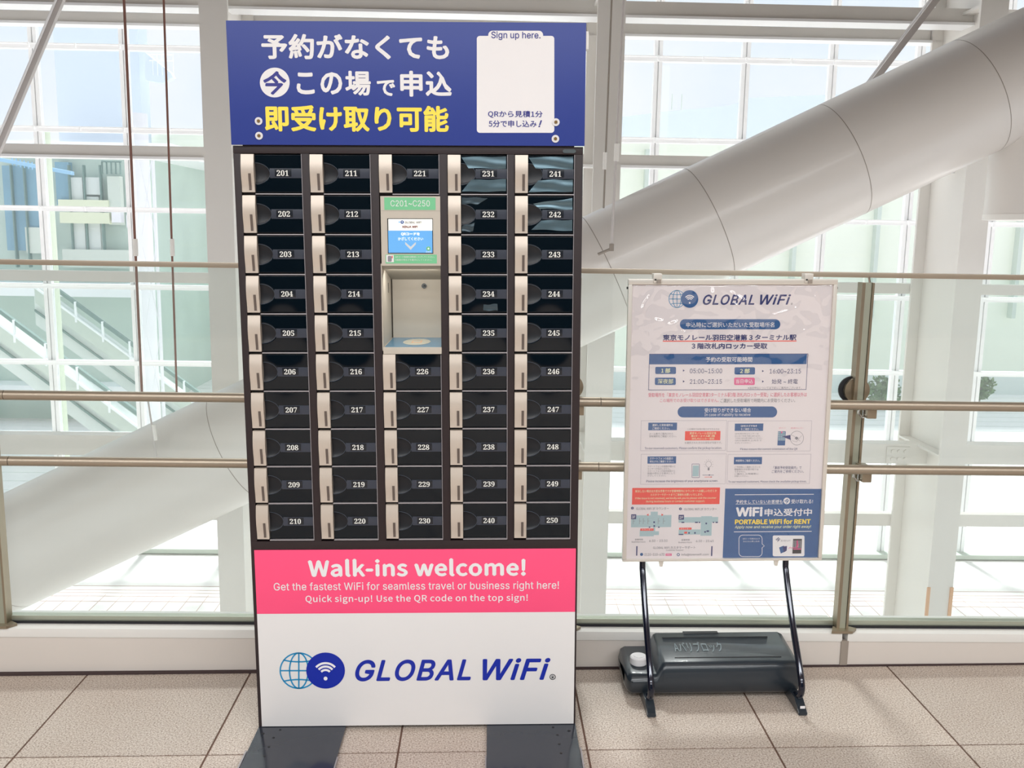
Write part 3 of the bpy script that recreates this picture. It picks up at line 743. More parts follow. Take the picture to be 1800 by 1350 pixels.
# scoop rim: half ellipse tube
rp = [(HW + .045 * cos(radians(a)), .0052, -DH / 2 + .031 * sin(radians(a))) for a in range(-88, 89, 11)]
sr0 = tubeo('scoop_rim', rp, .0009, M_SCOOP, door0, 6)
edge0 = None
SER = {str(i): chr(0x1D7CE + i) for i in range(10)}
first = True
for c in range(5):
    for r in door_rows(c):
        num = 201 + 10 * c + r
        loc = (COLX[c], 0, RT[r] - .0015)
        if first: d = door0; d.location = loc
        else:
            d = share(door0, K, loc, 'door')
            for src, nm in ((hd0, 'handle'), (sl0, 'slot'), (ns0, 'number_strip'), (nl0, 'number_label'), (sr0, 'scoop_rim')): share(src, d, None, nm)
        vs, fs = text_data(''.join(SER[k] for k in str(num)), 0)
        xs = [v[0] for v in vs]; x0_, x1_ = min(xs), max(xs); y1_ = max(v[1] for v in vs)
        wv = .0355 / (x1_ - x0_)
        o = new_mesh('number', [(.104 + (x - x0_) * wv, .0022, -.0630 + y * .0165 / y1_) for x, y in ((v[0], v[1]) for v in vs)], fs, M_DIGIT, d)
        o['kind'] = 'stuff'
        # bright shelf edge under each door
        if edge0 is None: edge0 = box('shelf_edge', (HW, .001, -.1182), (DW + .002, .018, -.1148), M_EDGE, K, bev=.0006); edge0.location = loc
        else: share(edge0, K, loc, 'shelf_edge')
        first = False
for c in range(5):
    for a, b in (((1.856, .652),) if c != 2 else ((1.856, 1.736), (1.249, .652))):
        box('jamb_line', (COLX[c] + DW + .0005, .001, b), (COLX[c] + DW + .0022, .018, a), M_EDGE, K)

# crumpled metallic sheets set just in front of some door panels
def foil_sheet(num, poly, colr, seed):
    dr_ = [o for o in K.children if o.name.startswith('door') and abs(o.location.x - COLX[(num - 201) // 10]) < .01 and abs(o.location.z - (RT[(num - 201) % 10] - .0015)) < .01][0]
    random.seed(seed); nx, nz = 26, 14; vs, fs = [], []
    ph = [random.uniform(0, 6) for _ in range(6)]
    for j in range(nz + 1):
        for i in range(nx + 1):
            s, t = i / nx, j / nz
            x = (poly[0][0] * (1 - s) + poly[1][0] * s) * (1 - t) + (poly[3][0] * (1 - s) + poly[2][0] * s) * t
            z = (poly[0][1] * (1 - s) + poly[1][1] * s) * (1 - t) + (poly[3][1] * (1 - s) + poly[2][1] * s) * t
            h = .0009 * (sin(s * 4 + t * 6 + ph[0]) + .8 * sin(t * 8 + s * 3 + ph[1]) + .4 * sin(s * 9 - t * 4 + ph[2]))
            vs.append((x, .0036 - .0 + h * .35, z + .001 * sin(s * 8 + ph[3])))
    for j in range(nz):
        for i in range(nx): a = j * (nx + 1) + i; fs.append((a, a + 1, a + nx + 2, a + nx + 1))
    return new_mesh('foil_sheet', vs, fs, colr, dr_, True)
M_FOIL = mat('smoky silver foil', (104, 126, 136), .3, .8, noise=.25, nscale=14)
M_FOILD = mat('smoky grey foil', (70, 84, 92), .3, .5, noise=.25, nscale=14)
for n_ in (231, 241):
    foil_sheet(n_, [(.062, -.038), (DW - .003, -.0405), (DW - .003, -.004), (.041, -.006)], M_FOIL, n_); foil_sheet(n_, [(.041, -.108), (DW - .003, -.107), (DW - .003, -.071), (.07, -.073)], M_FOIL, n_ + 7)
foil_sheet(232, [(.041, -.024), (.09, -.024), (.12, -.006), (.041, -.004)], M_FOILD, 3); foil_sheet(232, [(.041, -.106), (.075, -.106), (.08, -.080), (.041, -.090)], M_FOILD, 5)
foil_sheet(242, [(.075, -.037), (DW - .003, -.0405), (DW - .004, -.006), (.055, -.022)], M_FOIL, 9); foil_sheet(242, [(.05, -.100), (DW - .003, -.104), (DW - .003, -.071), (.08, -.072)], M_FOIL, 13)
foil_sheet(234, [(.105, -.106), (.150, -.106), (.149, -.085), (.106, -.088)], M_FOILD, 17)
# terminal in the middle column
tx0, tx1 = .4355, .616
bm = bmesh.new(); bx(bm, (tx0, -.001, 1.524), (tx1, .05, 1.7325), .001); tf_ = from_bm('terminal_face', bm, M_GREY, K)
box('seam_line', (tx0, -.0015, KP(720, 371)[1]), (tx1, 0, KP(720, 371)[1] + .001), M_GREYD, tf_)
bm = bmesh.new()
v = [bm.verts.new(p) for p in ((tx0, 0, 1.524), (tx1, 0, 1.524), (tx1, .27, 1.468), (tx0, .27, 1.468))]; bm.faces.new(v)
from_bm('terminal_soffit', bm, M_GREYD, K)
rw = box('terminal_back_panel', (tx0 + .003, .27, 1.262), (tx1, .284, 1.49), M_GREY, K)
box('terminal_side', (tx0 - .003, .002, 1.262), (tx0, .284, 1.53), M_GREY, K); box('terminal_side', (tx1, .002, 1.262), (tx1 + .003, .284, 1.53), M_GREY, K)
box('side_slot', (tx0, .17, 1.43), (tx0 + .0008, .178, 1.462), M_BLACK, K); box('side_seam', (tx0, .255, 1.275), (tx0 + .001, .258, 1.49), M_BLACK, K)
lk = tubeo('key_lock', [(KP(733, 507)[0] + .003, .272, 1.447), (KP(733, 507)[0] + .003, .262, 1.447)], .0085, M_CHROME, K, 20)
box('keyhole', (KP(733, 507)[0] + .001, .2605, 1.4455), (KP(733, 507)[0] + .009, .2622, 1.4485), M_BLACK, lk)
tr = box('tray', (tx0, -.002, 1.252), (tx1, .27, 1.273), M_GREY, K, bev=.0012)
box('tray_sticker', (tx0 + .004, .006, 1.273), (tx1 - .002, .262, 1.2738), M_TRAY, tr)
tcx, tcy = (tx0 + tx1) / 2 + .003, .135
def flat_ellipse(name, rx, ry, z, m, par, n=40):
    return new_mesh(name, [(tcx + rx * cos(2 * pi * k / n), tcy + ry * sin(2 * pi * k / n), z) for k in range(n)], [tuple(range(n))], m, par)
flat_ellipse('reader_mark', .044, .085, 1.2742, M_TRAYW, tr)
box('reader_icon', (tcx - .016, tcy - .03, 1.2743), (tcx + .016, tcy + .03, 1.2747), M_ORANGE, tr); box('reader_icon_panel', (tcx - .012, tcy - .02, 1.2748), (tcx + .012, tcy + .02, 1.2751), M_TRAYW, tr)
P = Print(KP, (640, 330, 4.355), .0005)
P.rect(M_GREEN, (155, 75, 547, 170)); P.text(M_PRWHITE, 'C201~C250', (203, 97, 503, 143), 2, .0)
P.rect(M_GREEN, (165, 512, 557, 580)); P.rect(M_PRWHITE, (170, 515, 228, 570), 2); P.rrect(M_PGREY, (182, 522, 212, 566), 8, 3); P.rect(M_PRED, (213, 520, 219, 540), 3)
P.text(M_PRWHITE, 'QRコード画面を読取部にかざしてください。', (240, 522, 540, 538)); P.text(M_PRWHITE, '※画面の明るさを最大にしてください。', (240, 545, 520, 559))
P.build(tf_, {M_GREEN: 'green_label', M_PRWHITE: 'label_text', M_PGREY: 'label_icon', M_PRED: 'label_icon'}, -.001)
P = Print(KP, (640, 330, 4.355), .0005)
P.rect(M_BLK, (180, 235, 528, 504), 1); P.build(tf_, {M_BLK: 'screen_bezel'}, -.001)
P.rect(M_SCRW, (186, 240, 523, 328), 2); P.rect(M_SCRB, (186, 328, 523, 498), 2)
P.disc(M_SCRN, (292, 263), 13, 3, 20); P.disc(M_SCRB, (270, 263), 6, 3, 12); P.disc(M_SCRT, (292, 262), 5, 4, 8)
P.text(M_PGREY, 'GLOBAL WiFi', (312, 257, 440, 273), 3, .02, .2); P.text(M_SCRR, 'NINJA WiFi', (293, 290, 412, 308), 3, .03, .1)
P.text(M_SCRT, 'QRコードを', (283, 342, 427, 368), 3, .02); P.text(M_SCRT, 'かざしてください', (260, 378, 453, 403), 3, .02)
P.poly(M_SCRG, [(315, 415), (357, 452), (397, 415), (397, 433), (357, 476), (315, 433)], 3)
P.disc(M_GREEN, (493, 466), 17, 3, 20); P.disc(M_SCRT, (493, 466), 6, 4, 12); P.text(M_SCRT, '日本語', (475, 486, 512, 496), 3)
P.build(tf_, {M_SCRW: 'screen', M_SCRB: 'screen', M_SCRT: 'screen_text', M_SCRG: 'screen_chevron', M_SCRN: 'screen_logo', M_SCRR: 'screen_text', M_PGREY: 'screen_text', M_GREEN: 'screen_button'}, -.001)

ld = bpy.data.lights.new('recess_fill', 'AREA'); ld.shape = 'RECTANGLE'; ld.size = .15; ld.size_y = .05; ld.energy = .45; ld.color = (1, .97, .9)  # added fill light that brightens the dark terminal recess
lo = bpy.data.objects.new('recess_fill', ld); C.objects.link(lo); lo.parent = K; lo.location = ((tx0 + tx1) / 2, .06, 1.508); lo.rotation_euler = (radians(25), 0, 0)
# top sign board
sg = box('sign_board', (-.001, -.012, 1.881), (1.050, -.004, 2.2325), M_BLUE, K, bev=.0006)
box('sign_backing', (.03, -.004, 1.879), (1.02, .02, 2.2), M_BROWN, K)
box('sign_bracket', (1.050, -.006, 2.16), (1.058, .03, 2.21), M_WHITE, K)
P = Print(KP, (380, 20, 2.647), .0004)
P.text(M_PRWHITE, '予約がなくても', (215, 110, 1085, 228), 2, .032, 0, 1.03)
P.disc(M_PRWHITE, (277, 334), 69, 1, 48); P.text(M_INK, '今', (224, 281, 332, 391), 2, .028, .25)
P.text(M_PRWHITE, 'この', (378, 286, 590, 390), 2, .032, 0, 1.1); P.text(M_PRWHITE, '場', (603, 280, 722, 395), 2, .028); P.text(M_PRWHITE, 'で', (750, 322, 835, 397), 2, .03)
P.text(M_PRWHITE, '申込', (858, 280, 1097, 400), 2, .032, 0, 1.05)
P.text(M_YELLOW, '即受け取り可能', (230, 440, 1083, 562), 2, .034, 0, 1.02)
P.rrect(M_PRWHITE, (1213, 118, 1572, 567), 14, 1); P.rrect(M_PRWHITE, (1266, 94, 1520, 150), 20, 1.5)
P.text(M_INK, 'Sign up here.', (1280, 98, 1508, 138), 3, .008)
P.text(M_INK, 'QRから見積1分', (1265, 465, 1518, 498), 3, .006); P.text(M_INK, '5分で申し込み', (1268, 509, 1490, 541), 3, .006); P.text(M_INK, '!', (1498, 509, 1515, 541), 3, .02, .3)
P.build(sg, {M_INK: 'lettering', M_PRWHITE: 'white_print', M_YELLOW: 'yellow_lettering'}, -.012)
for X, Y in ((203, 513), (205, 581), (1579, 518), (1577, 595)):
    u, w_ = KP(380 + X / 2.647, 20 + Y / 2.647)
    ws = tubeo('washer', [(u, -.012, w_), (u, -.0155, w_)], .0112, M_CAP, K, 28); tubeo('screw', [(u, -.0155, w_), (u, -.018, w_)], .0052, M_BRASS, ws, 6)
u, w_ = KP(1000.5, 266); bm = bmesh.new()
pts = [(u - .0125 + .0075 * cos(radians(a)), w_ + .0055 * sin(radians(a))) for a in range(90, 271, 20)] + [(u + .0125 + .0075 * cos(radians(a)), w_ + .0055 * sin(radians(a))) for a in range(-90, 91, 20)]
extrude_poly(bm, pts, (-.004, -.001), 'y'); mp_ = from_bm('maker_plate', bm, M_CHROME, K)

# lower graphics
pk = box('pink_panel', (.0108, -.003, .4056), (1.0412, .0, .6205), M_PINK, K, bev=.0005)
wp = box('white_panel', (.0108, -.003, .0135), (1.0412, .0, .4054), M_PANELW, K, bev=.0005)
box('plinth', (.0, .004, .010), (W, .02, .0125), M_BROWN, K)
P = Print(KP, (430, 950, 3.), .0004)
P.text(M_PRWHITE, 'Walk-ins welcome!', (335, 93, 1483, 188), 2, .013, 0, 1.02)
P.text(M_PRWHITE, 'Get the fastest WiFi for seamless travel or business right here!', (155, 216, 1657, 268), 2, .004, 0, 1.02)
P.text(M_PRWHITE, 'Quick sign-up! Use the QR code on the top sign!', (322, 283, 1493, 330), 2, .004, 0, 1.02)
P.build(pk, {}, -.003)
P.logo((287, 684), (98, 93), (428, 683), (102, 95))
P.text(M_NAVY, 'GLOBAL', (583, 625, 1193, 738), 2, .018, .28, 1.08); P.text(M_NAVY, 'WiFi', (1255, 618, 1612, 733), 2, .018, .28, 1.08)
P.text(M_BLK, '®', (1608, 702, 1640, 732), 2, .0)
P.build(wp, {M_CYAN: 'globe_emblem', M_NAVY: 'logo_wordmark', M_PRWHITE: 'signal_arcs', M_BLK: 'registered_mark'}, -.003)

# feet
for a, b, nm in ((0., .287, 0), (.753, 1.047, 1)):
    fo = box('foot', (a, -.62, .001), (b, .25, .0115), M_FOOT, K, bev=.001)
    ox = a if nm == 0 else b; s = 1 if nm == 0 else -1
    for (x, y) in ((.024, -.045), (.075, -.022), (.064, -.07), (.062, -.125), (.060, -.178)):
        tubeo('hole', [(ox + s * x, y, .0112), (ox + s * x, y, .0122)], .0055 if x < .03 else .0042, M_BLACK, fo, 12)
    box('edge_clip', (ox - (.006 if nm == 0 else -.001), -.40, .001), (ox + (-.001 if nm == 0 else .006), -.15, .014), M_EDGE, fo, bev=.001)
    xi = b if nm == 0 else a
    box('edge_clip', (xi - (.004 if nm else -.0005), -.40, .001), (xi + (.004 if nm == 0 else -.0005), -.19, .014), M_EDGE, fo, bev=.001)

# ================================================================== NOTICE STAND
SY = 3.2
BX = (.482, 1.196)   # board left and right
SO = Vector((.84, SY, 0))
S = empty('notice_stand', SO, 'white framed notice stand on curved black legs with a ballast tank', 'sign stand')
def SP(px, py):
    q = on_y(px, py, SY - .002); return q.x - SO.x, q.z
u0, u1 = BX[0] - SO.x, BX[1] - SO.x; w0, w1 = .471, 1.469
fw = .018
for nm, a, b in (('frame_rail', (u0, -.012, w1 - fw), (u1, .012, w1)), ('frame_rail', (u0, -.012, w0), (u1, .012, w0 + .009)), ('frame_rail', (u0, -.012, w0 + .009), (u0 + .0135, .012, w1 - fw)), ('frame_rail', (u1 - .0135, -.012, w0 + .009), (u1, .012, w1 - fw))):
    box(nm, a, b, M_ALU, S, bev=.003)
box('back_board', (u0 + .01, .0, w0 + .008), (u1 - .01, .008, w1 - .016), M_WHITE, S)
po = box('poster', (u0 + .013, -.002, w0 + .009), (u1 - .013, .0, w1 - .018), M_POSTER, S)
Z1 = (1080, 470, 4.5); Z2 = (1080, 720, 4.5)
P = Print(SP, Z1, .0003)
P.logo((495, 250), (64, 68), (595, 250), (68, 70), nv=M_PBLUE)
P.text(M_PTEXT, 'GLOBAL', (700, 215, 1108, 297), 2, .018, .28, 1.08); P.text(M_PTEXT, 'WiFi', (1152, 213, 1395, 295), 2, .018, .28, 1.08); P.text(M_PGREY, '®', (1395, 280, 1410, 296), 2)
P.rrect(M_PBLUE, (518, 410, 1312, 490), 39, 1); P.text(M_PRWHITE, '申込時にご選択いただいた受取場所名', (567, 434, 1265, 474), 2, .004)
P.text(M_PTEXT, '東京モノレール羽田空港第 3 ターミナル駅', (383, 530, 1440, 578), 2, .012); P.rect(M_PRED, (383, 579, 1440, 587), 1)
P.text(M_PTEXT, '3 階改札内ロッカー受取', (610, 598, 1210, 646), 2, .012)
P.frame(M_PTEXT, (272, 683, 1525, 970), 4); P.rect(M_PBLUE, (276, 687, 1521, 766), 2); P.text(M_PRWHITE, '予約の受取可能時間', (722, 708, 1090, 748), 3, .008)
for r, m, t, tr_ in (((323, 787, 487, 843), M_PBLUE, '1 部', (370, 797, 442, 835)), ((950, 790, 1112, 847), M_PBLUE, '2 部', (993, 800, 1070, 838)), ((320, 872, 485, 930), M_PBLUE, '深夜部', (342, 882, 465, 920)), ((947, 872, 1110, 930), M_PPINK, '当日申込', (960, 883, 1095, 918))):
    P.rrect(m, r, 10, 2); P.text(M_PRWHITE if m is M_PPINK else M_PLYEL, t, tr_, 3, .008)
for t, r in (('05:00~15:00', (597, 801, 852, 837)), ('16:00~23:15', (1228, 803, 1475, 839)), ('21:00~23:15', (597, 885, 850, 921)), ('始発 ~ 終電', (1245, 883, 1450, 922))): P.text(M_PGREY if 0 else M_PTEXT, t, r, 2, -.004)
for x, y in ((542, 816), (1168, 820), (542, 902), (1168, 902)): P.poly(M_PTEXT, [(x, y - 9), (x + 14, y), (x, y + 9)], 2)
P.text(M_PGREY, '※当日申込については下記にご案内がございます。', (1055, 943, 1480, 962))
P.text(M_PROSE, '受取場所を「東京モノレール羽田空港第3ターミナル駅3階 改札内ロッカー受取」に選択したお客様以外は', (268, 990, 1522, 1025), 2, .003)
P.text(M_PROSE, 'この場所でのお受け取りはできません。', (360, 1037, 825, 1067), 2, .003); P.text(M_PGREY, 'ご選択した受取場所で時間内にお受取りください。', (838, 1037, 1430, 1068), 2, .003)
P.rrect(M_PBLUE, (500, 1100, 1287, 1187), 42, 1); P.text(M_PRWHITE, '受け取りができない場合', (713, 1112, 1080, 1147), 2, .006); P.text(M_PRWHITE, 'In case of inability to receive', (713, 1153, 1075, 1181), 2)
P.z = Z2
for r in ((208, 85, 885, 325), (893, 88, 1556, 330), (208, 350, 883, 590), (893, 352, 1550, 588)): P.frame(M_PLINE, r, 3)
for r, l1, r1, l2, r2 in (((268, 103, 495, 163), '選択した受取場所を', (300, 113, 462, 132), 'ご確認ください。', (300, 139, 437, 157)), ((952, 110, 1177, 168), 'QRをかざす向き', (1000, 120, 1127, 139), 'をご確認ください。', (1000, 145, 1140, 163)), ((262, 370, 488, 427), 'スマートフォンの画面の', (280, 377, 462, 396), '明るさをご確認ください。', (280, 401, 470, 419)), ((945, 375, 1167, 432), '時間帯をご確認ください。', (960, 394, 1150, 413), None, None)):
    P.rect(M_PBLUE, r, 1); P.text(M_PRWHITE, l1, r1, 2, .006)
    if l2: P.text(M_PRWHITE, l2, r2, 2, .006)
for t, r in (('メール等でご案内された', (275, 182, 465, 200)), ('受取場所をご確認ください。', (275, 203, 490, 219)), ('この場所でお受け取りができるのは', (577, 146, 830, 161)), ('を選択された方のみ受取が可能です。', (555, 253, 850, 270)),
             ('QRを読み取るセンサーは', (953, 184, 1140, 197)), ('ロッカー中央下部にあります。', (953, 202, 1155, 215)), ('下の台にQRを置き読取ってください。', (953, 220, 1170, 233)), ('QRの画面を上向きで', (953, 238, 1165, 251)), ('かざしてください。', (953, 256, 1080, 269)),
             ('スマートフォンの画面が暗いと', (262, 441, 482, 457)), ('センサーが反応しません。', (262, 460, 440, 475)), ('スマートフォンの設定画面から', (262, 478, 478, 493)), ('画面の明るさを最大にして', (262, 496, 480, 511)), ('かざしてください。', (262, 514, 408, 529)),
             ('ご予約時にご選択いただいた', (950, 446, 1155, 462)), ('時間帯外のお受け取りは', (950, 465, 1140, 480)), ('できません。', (950, 483, 1040, 497)), ('ご案内した時間帯に', (950, 501, 1140, 515)), ('お越しください。', (950, 519, 1060, 532))): P.text(M_PGREY, t, r)
P.rect(M_PRED, (558, 170, 838, 243)); P.text(M_PLYEL, '東京モノレール羽田空港', (595, 177, 805, 196), 2, .004); P.text(M_PLYEL, '第3ターミナル駅 3階', (607, 200, 795, 217), 2, .004); P.text(M_PLYEL, '改札内ロッカー受取', (612, 221, 790, 238), 2, .004)
for t, r in (('To our reserved customers. Please confirm the pickup location.', (240, 294, 850, 318)), ('Please ensure the correct orientation of the QR', (995, 302, 1447, 323)), ('Please increase the brightness of your smartphone screen.', (252, 555, 820, 578)), ('To our reserved customers. Please check the available pickup times.', (900, 560, 1520, 581))): P.text(M_PTEXT, t, r)
P.text(M_PTEXT, '「事前予約受取案内」で', (1258, 447, 1480, 471)); P.text(M_PTEXT, 'ご案内をご参照ください。', (1245, 477, 1497, 501))
# locker and reader drawing
P.rect(M_PBLUE, (1292, 172, 1352, 283), 1)
for i in range(5):
    for j in range(5): P.rect(M_PMAP, (1296 + i * 11, 177 + j * 14, 1304 + i * 11, 188 + j * 14), 2)
P.rect(M_PPINK, (1318, 172, 1328, 186), 3); P.poly(M_PTEXT, [(1325, 213), (1390, 200), (1395, 240)], 3)
P.stroke(M_PGREY, [(1443 + 53 * cos(a * pi / 16), 225 + 55 * sin(a * pi / 16)) for a in range(32)], 3, 2, True); P.poly(M_PGREY, [(1425, 225), (1440, 212), (1457, 225), (1440, 240)], 2)
P.stroke(M_PGREY, [(1400, 200), (1430, 215), (1470, 250)], 2, 2); P.stroke(M_PGREY, [(1405, 245), (1440, 255), (1480, 205)], 2, 2)
P.text(M_PROSE, 'QRコード', (1300, 140, 1355, 152)); P.text(M_PROSE, '読み取りセンサー', (1395, 140, 1495, 152))
# phone and bulb
P.stroke(M_PTEXT, [(616, 430), (671, 430), (673, 434), (673, 536), (671, 538), (616, 538), (613, 536), (613, 434)], 3, 1, True); P.rect(M_PMAP, (619, 442, 667, 528), 1)
P.stroke(M_PGREY, [(745 + 22 * cos(a * pi / 10), 432 + 24 * sin(a * pi / 10)) for a in range(20)], 2.5, 1, True); P.rect(M_PGREY, (738, 460, 752, 480), 1)
for a in range(0, 361, 30): 
    if not 60 <= a <= 120: P.stroke(M_PGREY, [(745 + 30 * cos(radians(a)), 432 + 32 * sin(radians(a))), (745 + 38 * cos(radians(a)), 432 + 40 * sin(radians(a)))], 2, 1)
P.rect(M_PTEXT, (697, 516, 785, 519)); P.poly(M_PTEXT, [(748, 511), (760, 517), (748, 524)]); P.rect(M_PRED, (712, 532, 772, 535)); P.poly(M_PRED, [(762, 528), (774, 533), (762, 539)])
P.rect(M_PRED, (140, 618, 833, 749))
for t, r in (('解決しない場合は大変お手数ですが営業時間内にカウンターへお越しいただくか', (165, 633, 810, 654)), ('カスタマーサポートまでご連絡をお願いいたします。', (285, 662, 700, 682)), ('If the issue is not resolved, we kindly ask you to please visit the counter', (165, 691, 805, 711)), ('during business hours or contact customer support.', (250, 716, 715, 736))): P.text(M_PLYEL, t, r, 2, .003)
P.disc(M_PTEXT, (142, 779), 11, 1, 16); P.disc(M_PTEXT, (522, 785), 11, 1, 16); P.text(M_PRWHITE, '1', (139, 772, 145, 786)); P.text(M_PRWHITE, '2', (518, 778, 527, 792))
P.text(M_PGREY, 'GLOBAL WiFi 3F カウンター', (172, 772, 430, 793), 2, .004); P.text(M_PGREY, 'GLOBAL WiFi 2F カウンター', (552, 776, 810, 797), 2, .004)
for li, r in enumerate(((132, 835, 450, 930), (287, 807, 343, 835), (200, 950, 312, 1002), (310, 962, 352, 992), (306, 930, 322, 962), (508, 850, 820, 893), (683, 843, 770, 997), (508, 948, 680, 988))): P.rect(M_PMAP, r, 1 + .1 * li)
for x in (147, 197, 227, 263, 345, 385): P.rect(M_PGREY, (x, 858, x + 3, 905), 2); P.rect(M_PGREY, (x, 880, x + 16, 883), 2)
for x, y in ((314, 890), (315, 920), (590, 975), (637, 975), (726, 900), (717, 967)): P.disc(M_PTEXT, (x, y), 7, 2, 12)
for r in ((530, 887, 552, 896), (637, 887, 660, 896), (667, 887, 678, 896), (778, 887, 788, 896), (800, 887, 818, 896), (508, 983, 545, 991), (728, 955, 748, 966), (272, 925, 284, 934), (345, 925, 357, 934)): P.rect(M_PTEXT, r, 3)
for x in (262, 380): P.poly(M_PRED, [(x - 8, 822), (x + 8, 832), (x - 8, 842)] if x > 300 else [(x + 8, 822), (x - 8, 832), (x + 8, 842)], 2)
P.rect(M_PRED, (205, 940, 310, 958), 3); P.rect(M_PRED, (512, 933, 610, 949), 3); P.rect(M_PRED, (552, 965, 575, 980), 3)
P.text(M_PRWHITE, 'カウンター', (215, 943, 300, 955), 4); P.text(M_PRWHITE, 'カウンター', (522, 936, 600, 947), 4)
P.rect(M_PTEXT, (132, 828, 172, 866), 3); P.text(M_PRWHITE, '3F', (137, 838, 166, 858), 4, .01); P.rect(M_PTEXT, (508, 832, 550, 870), 3); P.text(M_PRWHITE, '2F', (514, 842, 544, 862), 4, .01)
for t, r in (('営業時間', (162, 1020, 225, 1034)), ('Business hours', (137, 1040, 245, 1051)), ('6:30 - 23:30', (275, 1028, 420, 1046)), ('営業時間', (530, 1023, 595, 1037)), ('Business hours', (507, 1044, 612, 1055)), ('6:30 - 23:45', (645, 1030, 785, 1048)), ('GLOBAL WiFi カスタマーサポート', (305, 1080, 640, 1101)), ('Customer Support', (408, 1106, 545, 1119)), ('0120-510-670', (237, 1135, 395, 1156)), ('info@townwifi.com', (530, 1137, 745, 1158))): P.text(M_PGREY, t, r, 2, .003)
P.rect(M_PTEXT, (172, 1080, 182, 1155)); P.rect(M_PTEXT, (765, 1080, 775, 1158)); P.disc(M_PBLUE, (215, 1145), 12, 1, 20); P.disc(M_PBLUE, (505, 1147), 12, 1, 20); P.disc(M_POSTER, (505, 1147), 7, 2, 16)
P.rect(M_PPINK, (405, 1138, 453, 1157)); P.text(M_PRWHITE, 'FREE', (412, 1142, 446, 1153))
# promo block
P.poly(M_PBLUE, [(877, 625), (1636, 627), (1612, 1174), (856, 1172)], 1)
P.rect(M_PRWHITE, (952, 669, 1577, 674), 2); P.rect(M_PRWHITE, (945, 962, 1560, 967), 2)
P.text(M_PRWHITE, '予約をしていないお客様も', (960, 713, 1330, 742), 2, .01, .1); P.rect(M_PRWHITE, (958, 745, 1332, 748), 2)
P.disc(M_PRWHITE, (1363, 722), 26, 2, 28); P.text(M_PBLUE, '今', (1344, 704, 1383, 742), 3, .02, .2); P.text(M_PRWHITE, '受け取れる!', (1398, 709, 1570, 743), 2, .01)
P.text(M_PRWHITE, 'WiFi', (960, 770, 1172, 845), 2, .035); P.text(M_PRWHITE, '申込受付中', (1187, 782, 1562, 842), 2, .02)
P.text(M_PYEL, 'PORTABLE WiFi for RENT', (953, 864, 1552, 906), 2, .016); P.text(M_PLYEL, 'Apply now and receive your order right away!', (952, 915, 1555, 943), 2, .008, .15)
bb = []
for cx, cy, a0 in ((1138, 1022, -90), (1138, 1132, 0), (1015, 1132, 90), (1015, 1022, 180)):
    for k in range(5): a = radians(a0 + 22.5 * k); bb.append((cx + 30 * cos(a), cy + 30 * sin(a)))
    if a0 == -90: bb += [(1168, 1062), (1186, 1078), (1168, 1092)]
P.stroke(M_PRWHITE, bb, 4, 2, True); P.text(M_PRWHITE, 'QRコードを読み込んで', (1015, 1015, 1150, 1028)); P.text(M_PRWHITE, 'かんたん申し込み', (1018, 1036, 1148, 1048))
P.rrect(M_PRWHITE, (1252, 995, 1503, 1160), 12, 2); P.text(M_PTEXT, '今', (1275, 1010, 1312, 1045), 3, .02, .2); P.text(M_PGREY, '受け取れます', (1315, 1028, 1393, 1044), 3)
P.rect(M_BLK, (1410, 1022, 1480, 1138), 3)
for i in range(5): P.rect(M_PPINK if i == 2 else M_PGREY, (1414 + i * 13, 1034, 1423 + i * 13, 1095), 4)
P.rect(M_PPINK, (1414, 1098, 1476, 1106), 4); P.poly(M_PBLUE, [(1302, 1090), (1340, 1075), (1352, 1122), (1315, 1138)], 3); P.poly(M_PTEXT, [(1330, 1082), (1365, 1078), (1362, 1115), (1340, 1128)], 4)
P.stroke(M_PPINK, [(1378, 1098), (1392, 1085), (1392, 1094), (1450, 1085), (1455, 1060)], 4, 5)
P.build(po, {M_PBLUE: 'blue_print', M_PRED: 'red_print', M_CYAN: 'globe_emblem', M_NAVY: 'emblem_disc', M_PMAP: 'map_print', M_PLINE: 'hairline_print', M_POSTER: 'icon_print'}, -.002)

# crumpled clear film over the poster
nx, nz = 170, 90; vs, fs = [], []
fx0, fx1, fz0, fz1 = u0 + .0138, u1 - .0138, w0 + .0095, w1 - .0182
random.seed(11)
creases = [(random.uniform(0, 1), random.uniform(.80, 1.0), random.uniform(0, pi), random.uniform(.04, .13), random.uniform(.001, .0032)) for _ in range(60)]
creases += [(x, z, a, l, h) for x, z, a, l, h in ((.08, .95, 1.0, .12, .004), (.93, .93, -1.1, .13, .004), (.2, .86, .4, .12, .003), (.75, .9, .3, .14, .003), (.05, .9, 1.2, .1, .004))]
asp = (fz1 - fz0) / (fx1 - fx0)
for j in range(nz + 1):
    for i in range(nx + 1):
        s, t = i / nx, (j / 10 * .7 if j <= 10 else .7 + (j - 10) / 80 * .3); h = 0
        for (cx, cz, a, l, hh) in creases:
            dx, dz = (s - cx), (t - cz) * asp; p = dx * cos(a) + dz * sin(a); q = -dx * sin(a) + dz * cos(a)
            if abs(p) < l: h += hh * math.exp(-(q / .012) ** 2) * (1 - abs(p) / l)
        wv = max(0, (t - .72) / .28) ** 1.5; h += wv * .0016 * (2.2 + sin(s * 11 + t * 37) + sin(s * 29 - t * 31 + 1) * .8 + sin(t * 90 + 5 * sin(s * 9)) * .35)
        if i in (0, nx) or j in (0, nz): h = 0
        vs.append((fx0 + (fx1 - fx0) * s, -.0058 - min(h, .01), fz0 + (fz1 - fz0) * t))
for j in range(nz):
    for i in range(nx): a = j * (nx + 1) + i; fs.append((a, a + 1, a + nx + 2, a + nx + 1))
fl = new_mesh('clear_film', vs, fs, M_FILM, S, True); tag(fl, 'clear plastic film, crumpled along its top')

